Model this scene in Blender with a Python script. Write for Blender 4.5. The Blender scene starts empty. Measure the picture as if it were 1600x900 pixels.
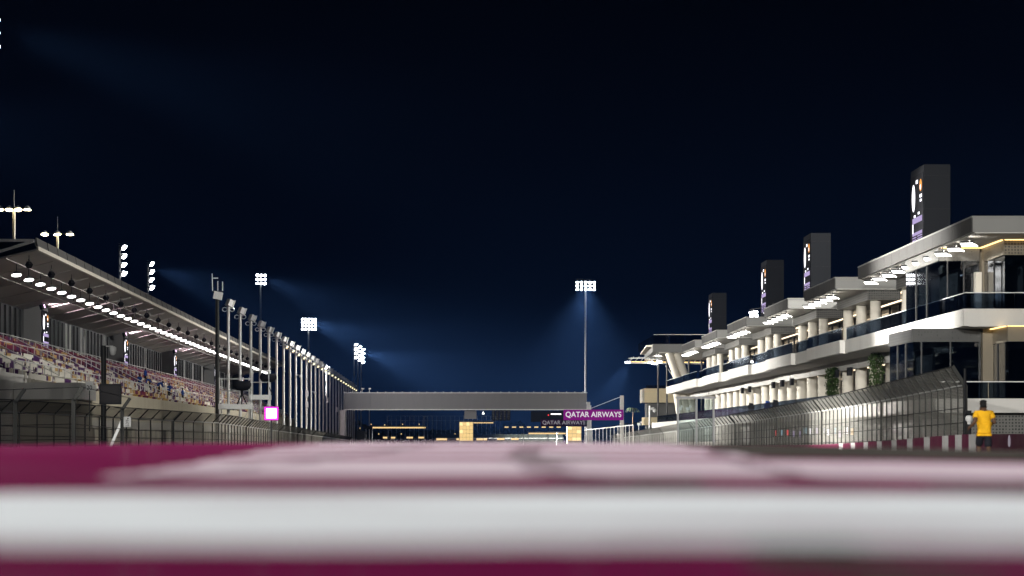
import bpy, math, random
from mathutils import Vector, Matrix
random.seed(7)
R = math.radians
S = bpy.context.scene
COL = S.collection

# ------------------------------------------------------------------ camera
EYE = 1.0
F, VX, VY = 4444.0, 739.0, 685.0
cam = bpy.data.cameras.new('Camera')
cam.lens = 100; cam.sensor_width = 36
cam.shift_x = (800 - VX) / 1600
cam.shift_y = (VY - 450) / 1600
cam.clip_start = 0.05; cam.clip_end = 9000
cam.dof.use_dof = True
cam.dof.focus_distance = 225
cam.dof.aperture_fstop = 2.0
camo = bpy.data.objects.new('Camera', cam); COL.objects.link(camo)
camo.location = (0, 0, EYE); camo.rotation_euler = (R(90), 0, 0)
S.camera = camo

# ------------------------------------------------------------------ world: night sky with a faint glow low down
W = bpy.data.worlds.new('World'); S.world = W; W.use_nodes = True
nt = W.node_tree; nt.nodes.clear()
out = nt.nodes.new('ShaderNodeOutputWorld'); bg = nt.nodes.new('ShaderNodeBackground')
tc = nt.nodes.new('ShaderNodeTexCoord'); sp = nt.nodes.new('ShaderNodeSeparateXYZ')
ramp = nt.nodes.new('ShaderNodeValToRGB')
nt.links.new(tc.outputs['Generated'], sp.inputs[0]); nt.links.new(sp.outputs['Z'], ramp.inputs[0])
nt.links.new(ramp.outputs[0], bg.inputs[0]); nt.links.new(bg.outputs[0], out.inputs[0])
cr = ramp.color_ramp
cr.elements[0].position = 0.0; cr.elements[0].color = (.0024, .0066, .021, 1)
cr.elements[1].position = 0.16; cr.elements[1].color = (.0002, .0003, .0011, 1)
e = cr.elements.new(0.022); e.color = (.0014, .0042, .0145, 1)
e = cr.elements.new(0.05); e.color = (.0004, .0013, .0052, 1)
e = cr.elements.new(0.10); e.color = (.0002, .0005, .0020, 1)
bg.inputs['Strength'].default_value = 1.0

sun = bpy.data.lights.new('moon', 'SUN'); sun.energy = 0.02; sun.angle = R(.5); sun.color = (.8, .88, 1)
suno = bpy.data.objects.new('moon', sun); COL.objects.link(suno); suno.rotation_euler = (R(40), 0, R(-30))

S.view_settings.view_transform = 'Standard'; S.view_settings.look = 'None'
S.view_settings.exposure = 0; S.view_settings.gamma = 1
S.render.engine = 'CYCLES'
S.cycles.use_denoising = True
S.cycles.max_bounces = 6; S.cycles.diffuse_bounces = 3; S.cycles.glossy_bounces = 3
S.cycles.transmission_bounces = 4; S.cycles.transparent_max_bounces = 24; S.cycles.volume_bounces = 0
S.cycles.sample_clamp_indirect = 4.0
S.cycles.caustics_reflective = False; S.cycles.caustics_refractive = False
S.cycles.use_light_tree = True

# ------------------------------------------------------------------ helpers
def PX(px, Y): return (px - VX) * Y / F              # metres right of the camera of something seen at px, Y away
def PZ(py, Y): return EYE + (VY - py) * Y / F        # its height
def lerp(a, b, t): return a + (b - a) * t
def interp(x, ks):
    if x <= ks[0][0]: return ks[0][1]
    for (a, va), (b, vb) in zip(ks, ks[1:]):
        if x <= b:
            t = (x - a) / (b - a); return lerp(va, vb, t)
    return ks[-1][1]
LA = 0.01395                                          # the left-hand side of the straight runs off at this angle
def LP(u, s, z=0):                                    # u metres left, s along -> world
    return Vector((-u * math.cos(LA) - s * math.sin(LA), -u * math.sin(LA) + s * math.cos(LA), z))

class MB:
    def __init__(s): s.v = []; s.f = []; s.m = []; s.sm = []; s.cur = 0
    def add(s, vs, fs, smooth=False):
        o = len(s.v); s.v += [tuple(p) for p in vs]
        for f in fs: s.f.append([i + o for i in f]); s.m.append(s.cur); s.sm.append(smooth)
        return s
    def box(s, x0, x1, y0, y1, z0, z1):
        return s.add([(x0,y0,z0),(x1,y0,z0),(x1,y1,z0),(x0,y1,z0),(x0,y0,z1),(x1,y0,z1),(x1,y1,z1),(x0,y1,z1)],
                     [(0,3,2,1),(4,5,6,7),(0,1,5,4),(1,2,6,5),(2,3,7,6),(3,0,4,7)])
    def obox(s, c, size, M=None):
        M = M or Matrix.Identity(3); c = Vector(c); vs = []
        for k in (-1, 1):
            for (i, j) in ((-1,-1),(1,-1),(1,1),(-1,1)):
                vs.append(c + M @ Vector((i*size[0]/2, j*size[1]/2, k*size[2]/2)))
        return s.add(vs, [(0,3,2,1),(4,5,6,7),(0,1,5,4),(1,2,6,5),(2,3,7,6),(3,0,4,7)])
    def bar(s, a, b, w, h=None):
        a = Vector(a); b = Vector(b); d = b - a; L = d.length
        if L < 1e-6: return s
        q = d.to_track_quat('Z', 'Y').to_matrix()
        return s.obox((a + b) / 2, (w, h or w, L), q)
    def tube(s, a, b, r0, r1=None, n=10, cap=True):
        r1 = r0 if r1 is None else r1
        a = Vector(a); b = Vector(b); q = (b - a).to_track_quat('Z', 'Y').to_matrix(); vs = []
        for p, r in ((a, r0), (b, r1)):
            for i in range(n):
                t = 2 * math.pi * i / n; vs.append(p + q @ Vector((r*math.cos(t), r*math.sin(t), 0)))
        s.add(vs, [(i, (i+1) % n, n + (i+1) % n, n + i) for i in range(n)], True)
        if cap: s.add(vs, [tuple(range(n-1, -1, -1)), tuple(range(n, 2*n))])
        return s
    def path(s, pts, r, n=6):
        for a, b in zip(pts, pts[1:]): s.tube(a, b, r, r, n, True)
        return s
    def lathe(s, c, prof, n=16, M=None):
        M = M or Matrix.Identity(3); c = Vector(c); vs = []
        for (r, z) in prof:
            for i in range(n):
                t = 2*math.pi*i/n; vs.append(c + M @ Vector((r*math.cos(t), r*math.sin(t), z)))
        fs = []
        for k in range(len(prof)-1):
            for i in range(n): fs.append((k*n+i, k*n+(i+1)%n, (k+1)*n+(i+1)%n, (k+1)*n+i))
        s.add(vs, fs, True)
        s.add(vs[:n], [tuple(range(n-1,-1,-1))]); s.add(vs[-n:], [tuple(range(n))])
        return s
    def prism(s, poly, a, b, axis='z'):
        n = len(poly)
        def P(p, h):
            return (p[0], p[1], h) if axis == 'z' else ((h, p[0], p[1]) if axis == 'x' else (p[0], h, p[1]))
        vs = [P(p, a) for p in poly] + [P(p, b) for p in poly]
        return s.add(vs, [tuple(range(n-1,-1,-1)), tuple(range(n, 2*n))] + [(i,(i+1)%n,n+(i+1)%n,n+i) for i in range(n)])
    def mesh(s, name, mats):
        me = bpy.data.meshes.new(name); me.from_pydata(s.v, [], s.f)
        for m in (mats if isinstance(mats, (list, tuple)) else [mats]): me.materials.append(m)
        me.polygons.foreach_set('material_index', s.m); me.polygons.foreach_set('use_smooth', s.sm)
        me.update(); return me
    def build(s, name, mats, parent=None, loc=None, rotz=0):
        return link(name, s.mesh(name, mats), parent, loc, rotz)
def link(name, me, parent=None, loc=None, rotz=0):
    o = bpy.data.objects.new(name, me); COL.objects.link(o)
    if parent is not None: o.parent = parent
    if loc is not None: o.location = loc
    if rotz: o.rotation_euler = (0, 0, rotz)
    return o
def tag(o, label, cat, group=None):
    o['label'] = label; o['category'] = cat
    if group: o['group'] = group
    return o
def thing(name, label, cat, group=None, loc=(0,0,0), rotz=0):
    o = bpy.data.objects.new(name, None); COL.objects.link(o); o.empty_display_size = .2
    o.location = loc; o.rotation_euler = (0, 0, rotz)
    return tag(o, label, cat, group)
def kids(o): return [c for c in list(COL.objects) if c.parent == o]
def dup(root, parts, loc, rotz=0, label=None):
    """copy a thing and its parts; parts = [(obj, [subparts])]"""
    r = root.copy(); COL.objects.link(r); r.location = loc; r.rotation_euler = (0, 0, rotz)
    if label: r['label'] = label
    for p, subs in parts:
        c = p.copy(); COL.objects.link(c); c.parent = r
        for q in subs:
            d = q.copy(); COL.objects.link(d); d.parent = c
    return r
def parts_of(root): return [(p, kids(p)) for p in kids(root)]

# ------------------------------------------------------------------ materials
def mat(name, col, rough=.6, metal=0, var=.12, scale=1.5, bump=0, spec=.15, coat=0):
    m = bpy.data.materials.new(name); m.use_nodes = True; t = m.node_tree; b = t.nodes['Principled BSDF']
    b.inputs['Roughness'].default_value = rough; b.inputs['Metallic'].default_value = metal
    b.inputs['Specular IOR Level'].default_value = spec; b.inputs['Coat Weight'].default_value = coat
    b.inputs['Base Color'].default_value = (*col, 1)
    if var > 0:
        c = t.nodes.new('ShaderNodeTexCoord'); n = t.nodes.new('ShaderNodeTexNoise'); n.inputs['Scale'].default_value = scale
        n.inputs['Detail'].default_value = 6; n.inputs['Roughness'].default_value = .65
        mp = t.nodes.new('ShaderNodeMapping'); mp.inputs['Scale'].default_value = (1, 1, .45)
        x = t.nodes.new('ShaderNodeMixRGB'); x.inputs[1].default_value = (*[max(0, k*(1-var*1.6)) for k in col], 1)
        x.inputs[2].default_value = (*[min(1, k*(1+var)) for k in col], 1)
        t.links.new(c.outputs['Object'], mp.inputs[0]); t.links.new(mp.outputs[0], n.inputs['Vector'])
        t.links.new(n.outputs['Fac'], x.inputs[0]); t.links.new(x.outputs[0], b.inputs['Base Color'])
        r = t.nodes.new('ShaderNodeMapRange'); r.inputs['To Min'].default_value = max(.02, rough-.1); r.inputs['To Max'].default_value = min(1, rough+.12)
        t.links.new(n.outputs['Fac'], r.inputs['Value']); t.links.new(r.outputs[0], b.inputs['Roughness'])
        if bump:
            bp = t.nodes.new('ShaderNodeBump'); bp.inputs['Strength'].default_value = bump; bp.inputs['Distance'].default_value = .02
            t.links.new(n.outputs['Fac'], bp.inputs['Height']); t.links.new(bp.outputs[0], b.inputs['Normal'])
    return m
def emis(name, col, st):
    m = bpy.data.materials.new(name); m.use_nodes = True; t = m.node_tree; t.nodes.clear()
    o = t.nodes.new('ShaderNodeOutputMaterial'); e = t.nodes.new('ShaderNodeEmission')
    e.inputs[0].default_value = (*col, 1); e.inputs[1].default_value = st; t.links.new(e.outputs[0], o.inputs[0])
    return m
def glass(name, tint, refl=.12, rough=.03, mult=.8):
    m = bpy.data.materials.new(name); m.use_nodes = True; t = m.node_tree; t.nodes.clear()
    o = t.nodes.new('ShaderNodeOutputMaterial'); tr = t.nodes.new('ShaderNodeBsdfTransparent'); g = t.nodes.new('ShaderNodeBsdfGlossy')
    tr.inputs[0].default_value = (*tint, 1); g.inputs['Roughness'].default_value = rough
    f = t.nodes.new('ShaderNodeFresnel'); f.inputs[0].default_value = 1.5
    a = t.nodes.new('ShaderNodeMath'); a.operation = 'MULTIPLY_ADD'; a.inputs[1].default_value = mult; a.inputs[2].default_value = refl
    a.use_clamp = True
    x = t.nodes.new('ShaderNodeMixShader')
    t.links.new(f.outputs[0], a.inputs[0]); t.links.new(a.outputs[0], x.inputs[0])
    t.links.new(tr.outputs[0], x.inputs[1]); t.links.new(g.outputs[0], x.inputs[2]); t.links.new(x.outputs[0], o.inputs[0])
    return m
def wiremesh(name, col, pitch, frac, axes='XZ'):
    """woven wire: transparent between the wires; strands laid in object space metres"""
    m = bpy.data.materials.new(name); m.use_nodes = True; t = m.node_tree; b = t.nodes['Principled BSDF']
    b.inputs['Base Color'].default_value = (*col, 1); b.inputs['Roughness'].default_value = .45; b.inputs['Metallic'].default_value = .3
    c = t.nodes.new('ShaderNodeTexCoord'); s = t.nodes.new('ShaderNodeSeparateXYZ'); t.links.new(c.outputs['Object'], s.inputs[0])
    def mth(op, a, b2=None):
        n = t.nodes.new('ShaderNodeMath'); n.operation = op
        for i, v in enumerate((a, b2)):
            if v is None: continue
            if isinstance(v, (int, float)): n.inputs[i].default_value = v
            else: t.links.new(v, n.inputs[i])
        return n.outputs[0]
    def strand(ax): return mth('LESS_THAN', mth('FRACT', mth('MULTIPLY', s.outputs[ax], 1/pitch)), frac)
    k = mth('MAXIMUM', strand(axes[0]), strand(axes[1]))
    tr = t.nodes.new('ShaderNodeBsdfTransparent'); x = t.nodes.new('ShaderNodeMixShader'); o = t.nodes['Material Output']
    t.links.new(k, x.inputs[0]); t.links.new(tr.outputs[0], x.inputs[1]); t.links.new(b.outputs[0], x.inputs[2]); t.links.new(x.outputs[0], o.inputs[0])
    return m
def perforated(name, plate, hole, pitch, r=.33):
    """pressed metal screen: rows of round holes in a plate"""
    m = bpy.data.materials.new(name); m.use_nodes = True; t = m.node_tree; b = t.nodes['Principled BSDF']
    b.inputs['Roughness'].default_value = .4; b.inputs['Metallic'].default_value = .2
    c = t.nodes.new('ShaderNodeTexCoord'); v = t.nodes.new('ShaderNodeTexVoronoi'); v.inputs['Scale'].default_value = 1/pitch
    v.inputs['Randomness'].default_value = .15; t.links.new(c.outputs['Object'], v.inputs['Vector'])
    l = t.nodes.new('ShaderNodeMath'); l.operation = 'LESS_THAN'; l.inputs[1].default_value = r; t.links.new(v.outputs['Distance'], l.inputs[0])
    x = t.nodes.new('ShaderNodeMixRGB'); x.inputs[1].default_value = (*plate, 1); x.inputs[2].default_value = (*hole, 1)
    t.links.new(l.outputs[0], x.inputs[0]); t.links.new(x.outputs[0], b.inputs['Base Color'])
    return m

M = dict(
    white=mat('white_paint', (.74,.72,.67), .55, var=.13, scale=.45), fascia=mat('fascia_cladding', (.085,.083,.078), .6, var=.12, scale=.5), standfascia=mat('stand_fascia', (.125,.12,.112), .5, var=.14, scale=.6),
    cream=mat('cream_render', (.72,.67,.57), .6, var=.08, scale=.8),
    roofgrey=mat('roof_panel', (.29,.287,.27), .45, var=.1, scale=.5),
    soffit=mat('soffit_panel', (.62,.60,.56), .5, var=.06, scale=.4),
    standsoffit=mat('stand_soffit', (.54,.52,.49), .6, var=.12, scale=.3),
    concrete=mat('concrete', (.42,.40,.35), .8, var=.18, scale=.7, bump=.3),
    beige=mat('beige_wall', (.40,.36,.27), .8, var=.16, scale=.5),
    steel=mat('galvanised_steel', (.72,.72,.70), .42, .35, var=.14, scale=3),
    darksteel=mat('dark_steel', (.07,.07,.07), .5, .3, var=.15, scale=3),
    fencesteel=mat('fence_post_steel', (.042,.042,.038), .5, .4, var=.2, scale=2),
    black=mat('black_plastic', (.012,.012,.013), .45, var=.2, scale=3),
    cover=mat('black_cover', (.012,.012,.014), .7, var=.2, scale=4, bump=.6),
    maroon=mat('maroon_paint', (.16,.012,.055), .35, var=.15, scale=2),
    wallwhite=mat('barrier_white', (.72,.70,.68), .5, var=.1, scale=2),
    darkglass=glass('dark_glass', (.16,.19,.22), .05), standglass=glass('stand_glass', (.09,.09,.09), .0, .35),
    balglass=glass('balustrade_glass', (.28,.34,.42), .02, .06, .3),
    clearglass=glass('clear_glass', (.72,.78,.78), .05),
    interior=mat('interior_wall', (.12,.12,.115), .7, var=.3, scale=.5),
    perf=perforated('perforated_panel', (.17,.165,.15), (.03,.03,.028), .19),
    perfw=perforated('perforated_bronze', (.20,.17,.12), (.04,.035,.03), .19),
    towerpanel=mat('tower_cladding', (.014,.015,.017), .6, 0, var=.12, scale=.6, spec=.05),
    screenblack=mat('screen_black', (.008,.008,.010), .8, var=0, spec=.1),
    beam=mat('gantry_cladding', (.20,.195,.195), .5, .2, var=.1, scale=.25),
    gold=mat('galvanised_mast', (.48,.45,.38), .4, .4, var=.1, scale=2),
    hedge=mat('hedge_leaf', (.05,.085,.025), .6, var=.4, scale=6),
    trunk=mat('bark', (.10,.07,.05), .8, var=.3, scale=4),
    e_lamp=emis('floodlight_lens', (1,.98,.94), 9), e_spill=emis('added_spill', (1,.94,.84), 14), e_mast=emis('mast_lens', (.93,.96,1), 34),
    e_warm=emis('warm_lens', (1,.84,.5), 24), e_yel=emis('yellow_lens', (1,.86,.5), 2.6),
    e_strip=emis('warm_strip', (1,.66,.25), 3.0), e_room=emis('room_light', (1,.80,.55), 2.4),
    e_facade=emis('lit_facade', (1,.70,.28), .95), e_far=emis('far_strip', (1,.68,.30), 1.1),
    e_white=emis('screen_white', (.95,.93,1), 2.2), e_purple=emis('screen_violet', (.62,.50,.85), .8),
    e_orange=emis('screen_orange', (1,.42,.10), 1.1), e_amber=emis('screen_amber', (1,.62,.2), 1.0),
    e_pink=emis('pink_screen', (1,.62,.98), 4.0), e_mag=emis('magenta_edge', (.80,.03,.60), 2.2),
    e_red=emis('red_light', (1,.05,.06), 1.6), e_blue=emis('blue_screen', (.12,.25,.9), .9),
    e_cyan=emis('cyan_screen', (.35,.7,.9), .8), e_wht=emis('small_white_light', (1,.97,.9), 3.0),
    blue=mat('blue_cloth', (.02,.07,.30), .8, var=.2, scale=5), trouser=mat('dark_trousers', (.015,.015,.02), .85, var=.2, scale=6),
    yellow=mat('yellow_jersey', (.74,.39,.012), .8, var=.28, scale=7, bump=1.0), skin=mat('skin', (.10,.052,.03), .55, var=.1, scale=8),
    hair=mat('black_hair', (.008,.007,.006), .7, var=.2, scale=20), shoe=mat('shoe', (.6,.6,.6), .6, var=.1),
    signpurple=emis('sign_purple', (.20,.010,.18), .9), signdark=mat('sign_dark_purple', (.045,.006,.05), .5, var=.04),
    letter=emis('white_lettering', (.85,.82,.86), .9), letterdim=emis('dim_lettering', (.62,.56,.64), .4),  # dim letters and barrier marks glow in place of light on them
    bluesign=mat('blue_fabric', (.02,.08,.35), .7, var=.1), land=mat('dry_bank', (.035,.04,.03), .9, var=.35, scale=.15),
    darktree=mat('night_foliage', (.035,.05,.025), .7, var=.4, scale=3), sand=mat('sandstone_block', (.50,.42,.27), .7, var=.12, scale=.4),
    signwhite=mat('sign_white', (.72,.72,.70), .5, var=.04),
)
M['perfdark'] = perforated('perforated_dark', (.055,.055,.052), (.012,.012,.012), .19)
M['mastgrey'] = mat('weathered_mast', (.36,.36,.36), .6, .2, var=.14, scale=2)
M['pierwall'] = mat('pier_render', (.20,.20,.195), .7, var=.12, scale=.5)
M['seat_maroon'] = mat('seat_maroon', (.15,.009,.04), .5, var=.12); M['seat_purple'] = mat('seat_purple', (.06,.009,.085), .5, var=.12)
M['seat_beige'] = mat('seat_beige', (.47,.31,.11), .5, var=.1); M['seat_white'] = mat('seat_white', (.66,.63,.55), .5, var=.08)
M['wire_r'] = wiremesh('fence_wire', (.36,.35,.31), .075, .44, 'YZ'); M['wire_l'] = wiremesh('fence_wire_far', (.32,.30,.24), .075, .36, 'YZ')

def dirM(d, up='Y'): return Vector(d).to_track_quat('Z', up).to_matrix()
def spot(name, loc, aim, power, ang, parent=None, blend=.7, radius=1.0, col=(1,.98,.94)):
    l = bpy.data.lights.new(name, 'SPOT'); l.energy = power; l.spot_size = R(ang); l.spot_blend = blend; l.shadow_soft_size = radius; l.color = col
    o = bpy.data.objects.new(name, l); COL.objects.link(o); loc = Vector(loc)
    o.rotation_euler = (Vector(aim) - loc).to_track_quat('-Z', 'Y').to_euler(); o.location = loc
    if parent is not None:
        o.parent = parent; o.matrix_parent_inverse = Matrix.Translation(parent.location).inverted() if not parent.rotation_euler.z else parent.matrix_basis.inverted()
    return o

# ------------------------------------------------------------------ ground
PROF = [(-120,-1.1),(-30,-.6),(-8,-.16),(0,-.122),(2.5,-.121),(4,-.117),(6,-.108),(10,-.079),(14,-.041),(17,-.024),(20,-.026),(26,-.10),(45,-.50),(72,-.73),
        (150,-1.0),(220,-1.25),(300,-1.65),(600,-2.8),(1000,-3.6),(3000,-5.0)]
def ground(X, Y):
    h = interp(Y, PROF)
    k = max(0, min(1, (45 - Y) / 25))
    c = ((.0047) if X > 0 else .0022) * min(X*X, 60)
    return EYE + h - c * k
def build_ground():
    ys = []; y = -110
    while y < 2900:
        ys.append(y); y += .5 if -2 < y < 30 else (3 if y < 120 else (12 if y < 700 else 120))
    ys.append(2900)
    xs = [-1480,-900,-500,-250,-120,-70,-45,-30,-20,-14,-10,-8,-6] + [-5+.5*i for i in range(21)] + [6,8,10,14,20,30,45,70,120,250,500,900,1480]
    mb = MB(); n = len(xs)
    vs = [(x, yy, ground(x, yy)) for yy in ys for x in xs]
    fs = [(j*n+i, j*n+i+1, (j+1)*n+i+1, (j+1)*n+i) for j in range(len(ys)-1) for i in range(n-1)]
    mb.add(vs, fs, True)
    m = bpy.data.materials.new('painted_asphalt'); m.use_nodes = True; t = m.node_tree; b = t.nodes['Principled BSDF']
    c = t.nodes.new('ShaderNodeTexCoord'); s = t.nodes.new('ShaderNodeSeparateXYZ'); t.links.new(c.outputs['Object'], s.inputs[0])
    nz = t.nodes.new('ShaderNodeTexNoise'); nz.inputs['Scale'].default_value = 1.1; nz.inputs['Detail'].default_value = 5; t.links.new(c.outputs['Object'], nz.inputs['Vector'])
    def mth(op, a, b2=None, cl=False):
        n_ = t.nodes.new('ShaderNodeMath'); n_.operation = op; n_.use_clamp = cl
        for i, v in enumerate((a, b2)):
            if v is None: continue
            if isinstance(v, (int, float)): n_.inputs[i].default_value = v
            else: t.links.new(v, n_.inputs[i])
        return n_.outputs[0]
    X = s.outputs['X']; Y = s.outputs['Y']
    wob = mth('MULTIPLY', mth('SUBTRACT', nz.outputs['Fac'], .5), .35)
    Yw = mth('ADD', Y, wob); Xw = mth('ADD', X, wob)
    def band(v, a, b2): return mth('MULTIPLY', mth('GREATER_THAN', v, a), mth('LESS_THAN', v, b2))
    def OR(*a):
        r = a[0]
        for q in a[1:]: r = mth('MAXIMUM', r, q)
        return r
    right = mth('GREATER_THAN', Xw, -.95)
    white = OR(band(Yw, 3.22, 5.75),
               mth('MULTIPLY', right, band(Yw, 7.3, 10.4)), mth('MULTIPLY', right, band(Yw, 11.1, 12.9)),
               mth('MULTIPLY', right, band(Yw, 13.5, 15.6)), mth('MULTIPLY', right, band(Yw, 16.2, 40)))
    tar = OR(mth('MULTIPLY', mth('GREATER_THAN', Xw, 1.15), band(Yw, 11.0, 60)), mth('MULTIPLY', OR(band(Xw, .33, .52), band(Xw, 1.08, 1.5)), band(Yw, 6.1, 6.9)),
             mth('MULTIPLY', band(Xw, .30, .43), band(Yw, 2.2, 3.25)), mth('MULTIPLY', band(Xw, .15, .5), band(Yw, 10.4, 11.1)),
             mth('GREATER_THAN', Y, 40), mth('LESS_THAN', Y, -6), mth('GREATER_THAN', mth('ABSOLUTE', X), 16))
    mix1 = t.nodes.new('ShaderNodeMixRGB'); mix1.inputs[1].default_value = (.115,.003,.042,1); mix1.inputs[2].default_value = (.72,.74,.76,1)
    t.links.new(white, mix1.inputs[0])
    far_white = t.nodes.new('ShaderNodeMixRGB'); far_white.inputs[1].default_value = (.70,.74,.775,1); far_white.inputs[2].default_value = (.52,.43,.49,1); t.links.new(mth('GREATER_THAN', Yw, 6.6), far_white.inputs[0]); t.links.new(far_white.outputs[0], mix1.inputs[2])  # white paint turns pinkish grey farther from the camera
    scuff = t.nodes.new('ShaderNodeTexNoise'); scuff.inputs['Scale'].default_value = 2.4; scuff.inputs['Detail'].default_value = 8
    mpp = t.nodes.new('ShaderNodeMapping'); mpp.inputs['Scale'].default_value = (.35, 1.4, 1); t.links.new(c.outputs['Object'], mpp.inputs[0]); t.links.new(mpp.outputs[0], scuff.inputs['Vector'])
    rp = t.nodes.new('ShaderNodeMapRange'); rp.inputs['From Min'].default_value = .48; rp.inputs['From Max'].default_value = .74; rp.inputs['To Max'].default_value = .7
    t.links.new(scuff.outputs['Fac'], rp.inputs['Value'])
    mixs = t.nodes.new('ShaderNodeMixRGB'); mixs.inputs[2].default_value = (.14,.05,.09,1); t.links.new(rp.outputs[0], mixs.inputs[0]); t.links.new(mix1.outputs[0], mixs.inputs[1])
    def mark(x0, k, q, w, y0, y1):
        path = mth('ADD', mth('ADD', mth('MULTIPLY', Y, k), x0), mth('MULTIPLY', mth('MULTIPLY', Y, Y), q))
        return mth('MULTIPLY', mth('LESS_THAN', mth('ABSOLUTE', mth('SUBTRACT', Xw, path)), w), band(Y, y0, y1))
    rub = OR(mark(.75,-.11,.0055,.07,5.9,15), mark(1.15,-.08,.006,.05,6.5,13), mark(-1.6,.12,-.002,.06,7,15))
    rubf = mth('MULTIPLY', rub, mth('MULTIPLY', scuff.outputs['Fac'], 1.1), True)
    mixr = t.nodes.new('ShaderNodeMixRGB'); mixr.inputs[2].default_value = (.07,.035,.05,1); t.links.new(rubf, mixr.inputs[0]); t.links.new(mixs.outputs[0], mixr.inputs[1])
    mix2 = t.nodes.new('ShaderNodeMixRGB'); mix2.inputs[2].default_value = (.045,.040,.036,1)
    t.links.new(tar, mix2.inputs[0]); t.links.new(mixr.outputs[0], mix2.inputs[1])
    # matte paint with a thin even sheen
    df = t.nodes.new('ShaderNodeBsdfDiffuse'); gl = t.nodes.new('ShaderNodeBsdfGlossy'); gl.inputs['Roughness'].default_value = .18
    mx = t.nodes.new('ShaderNodeMixShader'); mx.inputs[0].default_value = .035
    t.links.new(mix2.outputs[0], df.inputs['Color']); t.links.new(df.outputs[0], mx.inputs[1]); t.links.new(gl.outputs[0], mx.inputs[2])
    t.links.new(mx.outputs[0], t.nodes['Material Output'].inputs['Surface']); t.nodes.remove(b)
    o = mb.build('racetrack', m); o['kind'] = 'structure'
build_ground()
def pit_lane():
    mb = MB(); ys = [60+6*i for i in range(68)]; xs = (25.2, 30, 36, 62)
    mb.add([(x, y, ground(x, y)+.02) for y in ys for x in xs], [(4*j+i, 4*j+i+1, 4*j+i+5, 4*j+i+4) for j in range(len(ys)-1) for i in range(3)], True)
    o = mb.build('pit_lane', mat('pale_concrete', (.36,.35,.32), .8, var=.18, scale=.3)); o['kind'] = 'structure'
pit_lane()

# ------------------------------------------------------------------ LED screen graphics (flat print on a panel)
def screen_graphic(parent, P):
    """P(a,b) -> point on the panel; a 0..1 along, b 0..1 up"""
    def patch(name, pts, m):
        mb = MB(); mb.add([P(a, b) for a, b in pts], [tuple(range(len(pts)))]); return mb.build(name, m, parent)
    def rect(a0, a1, b0, b1): return [(a0,b0),(a1,b0),(a1,b1),(a0,b1)]
    def ell(ca, cb, ra, rb, n=18): return [(ca+ra*math.cos(2*math.pi*i/n), cb+rb*math.sin(2*math.pi*i/n)) for i in range(n)]
    patch('oval_graphic', ell(.27,.74,.13,.17), M['e_white'])
    patch('orange_graphic', ell(.84,.86,.10,.075), M['e_orange']); patch('oval_graphic', ell(.82,.84,.045,.035), M['e_white'])
    for a0, a1, b0, b1 in ((.46,.62,.90,.945),(.76,.94,.71,.75),(.78,.92,.66,.69),(.3,.44,.495,.525),(.62,.76,.515,.545),(.55,.63,.11,.14),(.18,.26,.29,.42)):
        patch('white_mark', rect(a0,a1,b0,b1), M['e_white'])
    for a0, a1, b0, b1 in ((.18,.96,.42,.49),(.18,.96,.27,.31)): patch('violet_bar', rect(a0,a1,b0,b1), M['e_purple'])
    for k in range(4):
        patch('text_line', rect(.18,.5,.24-.03*k,.255-.03*k), M['e_purple']); patch('text_line', rect(.58,.96,.245-.03*k,.26-.03*k), M['e_purple'])
    patch('amber_square', rect(.7,.96,.075,.13), M['e_amber'])

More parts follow.
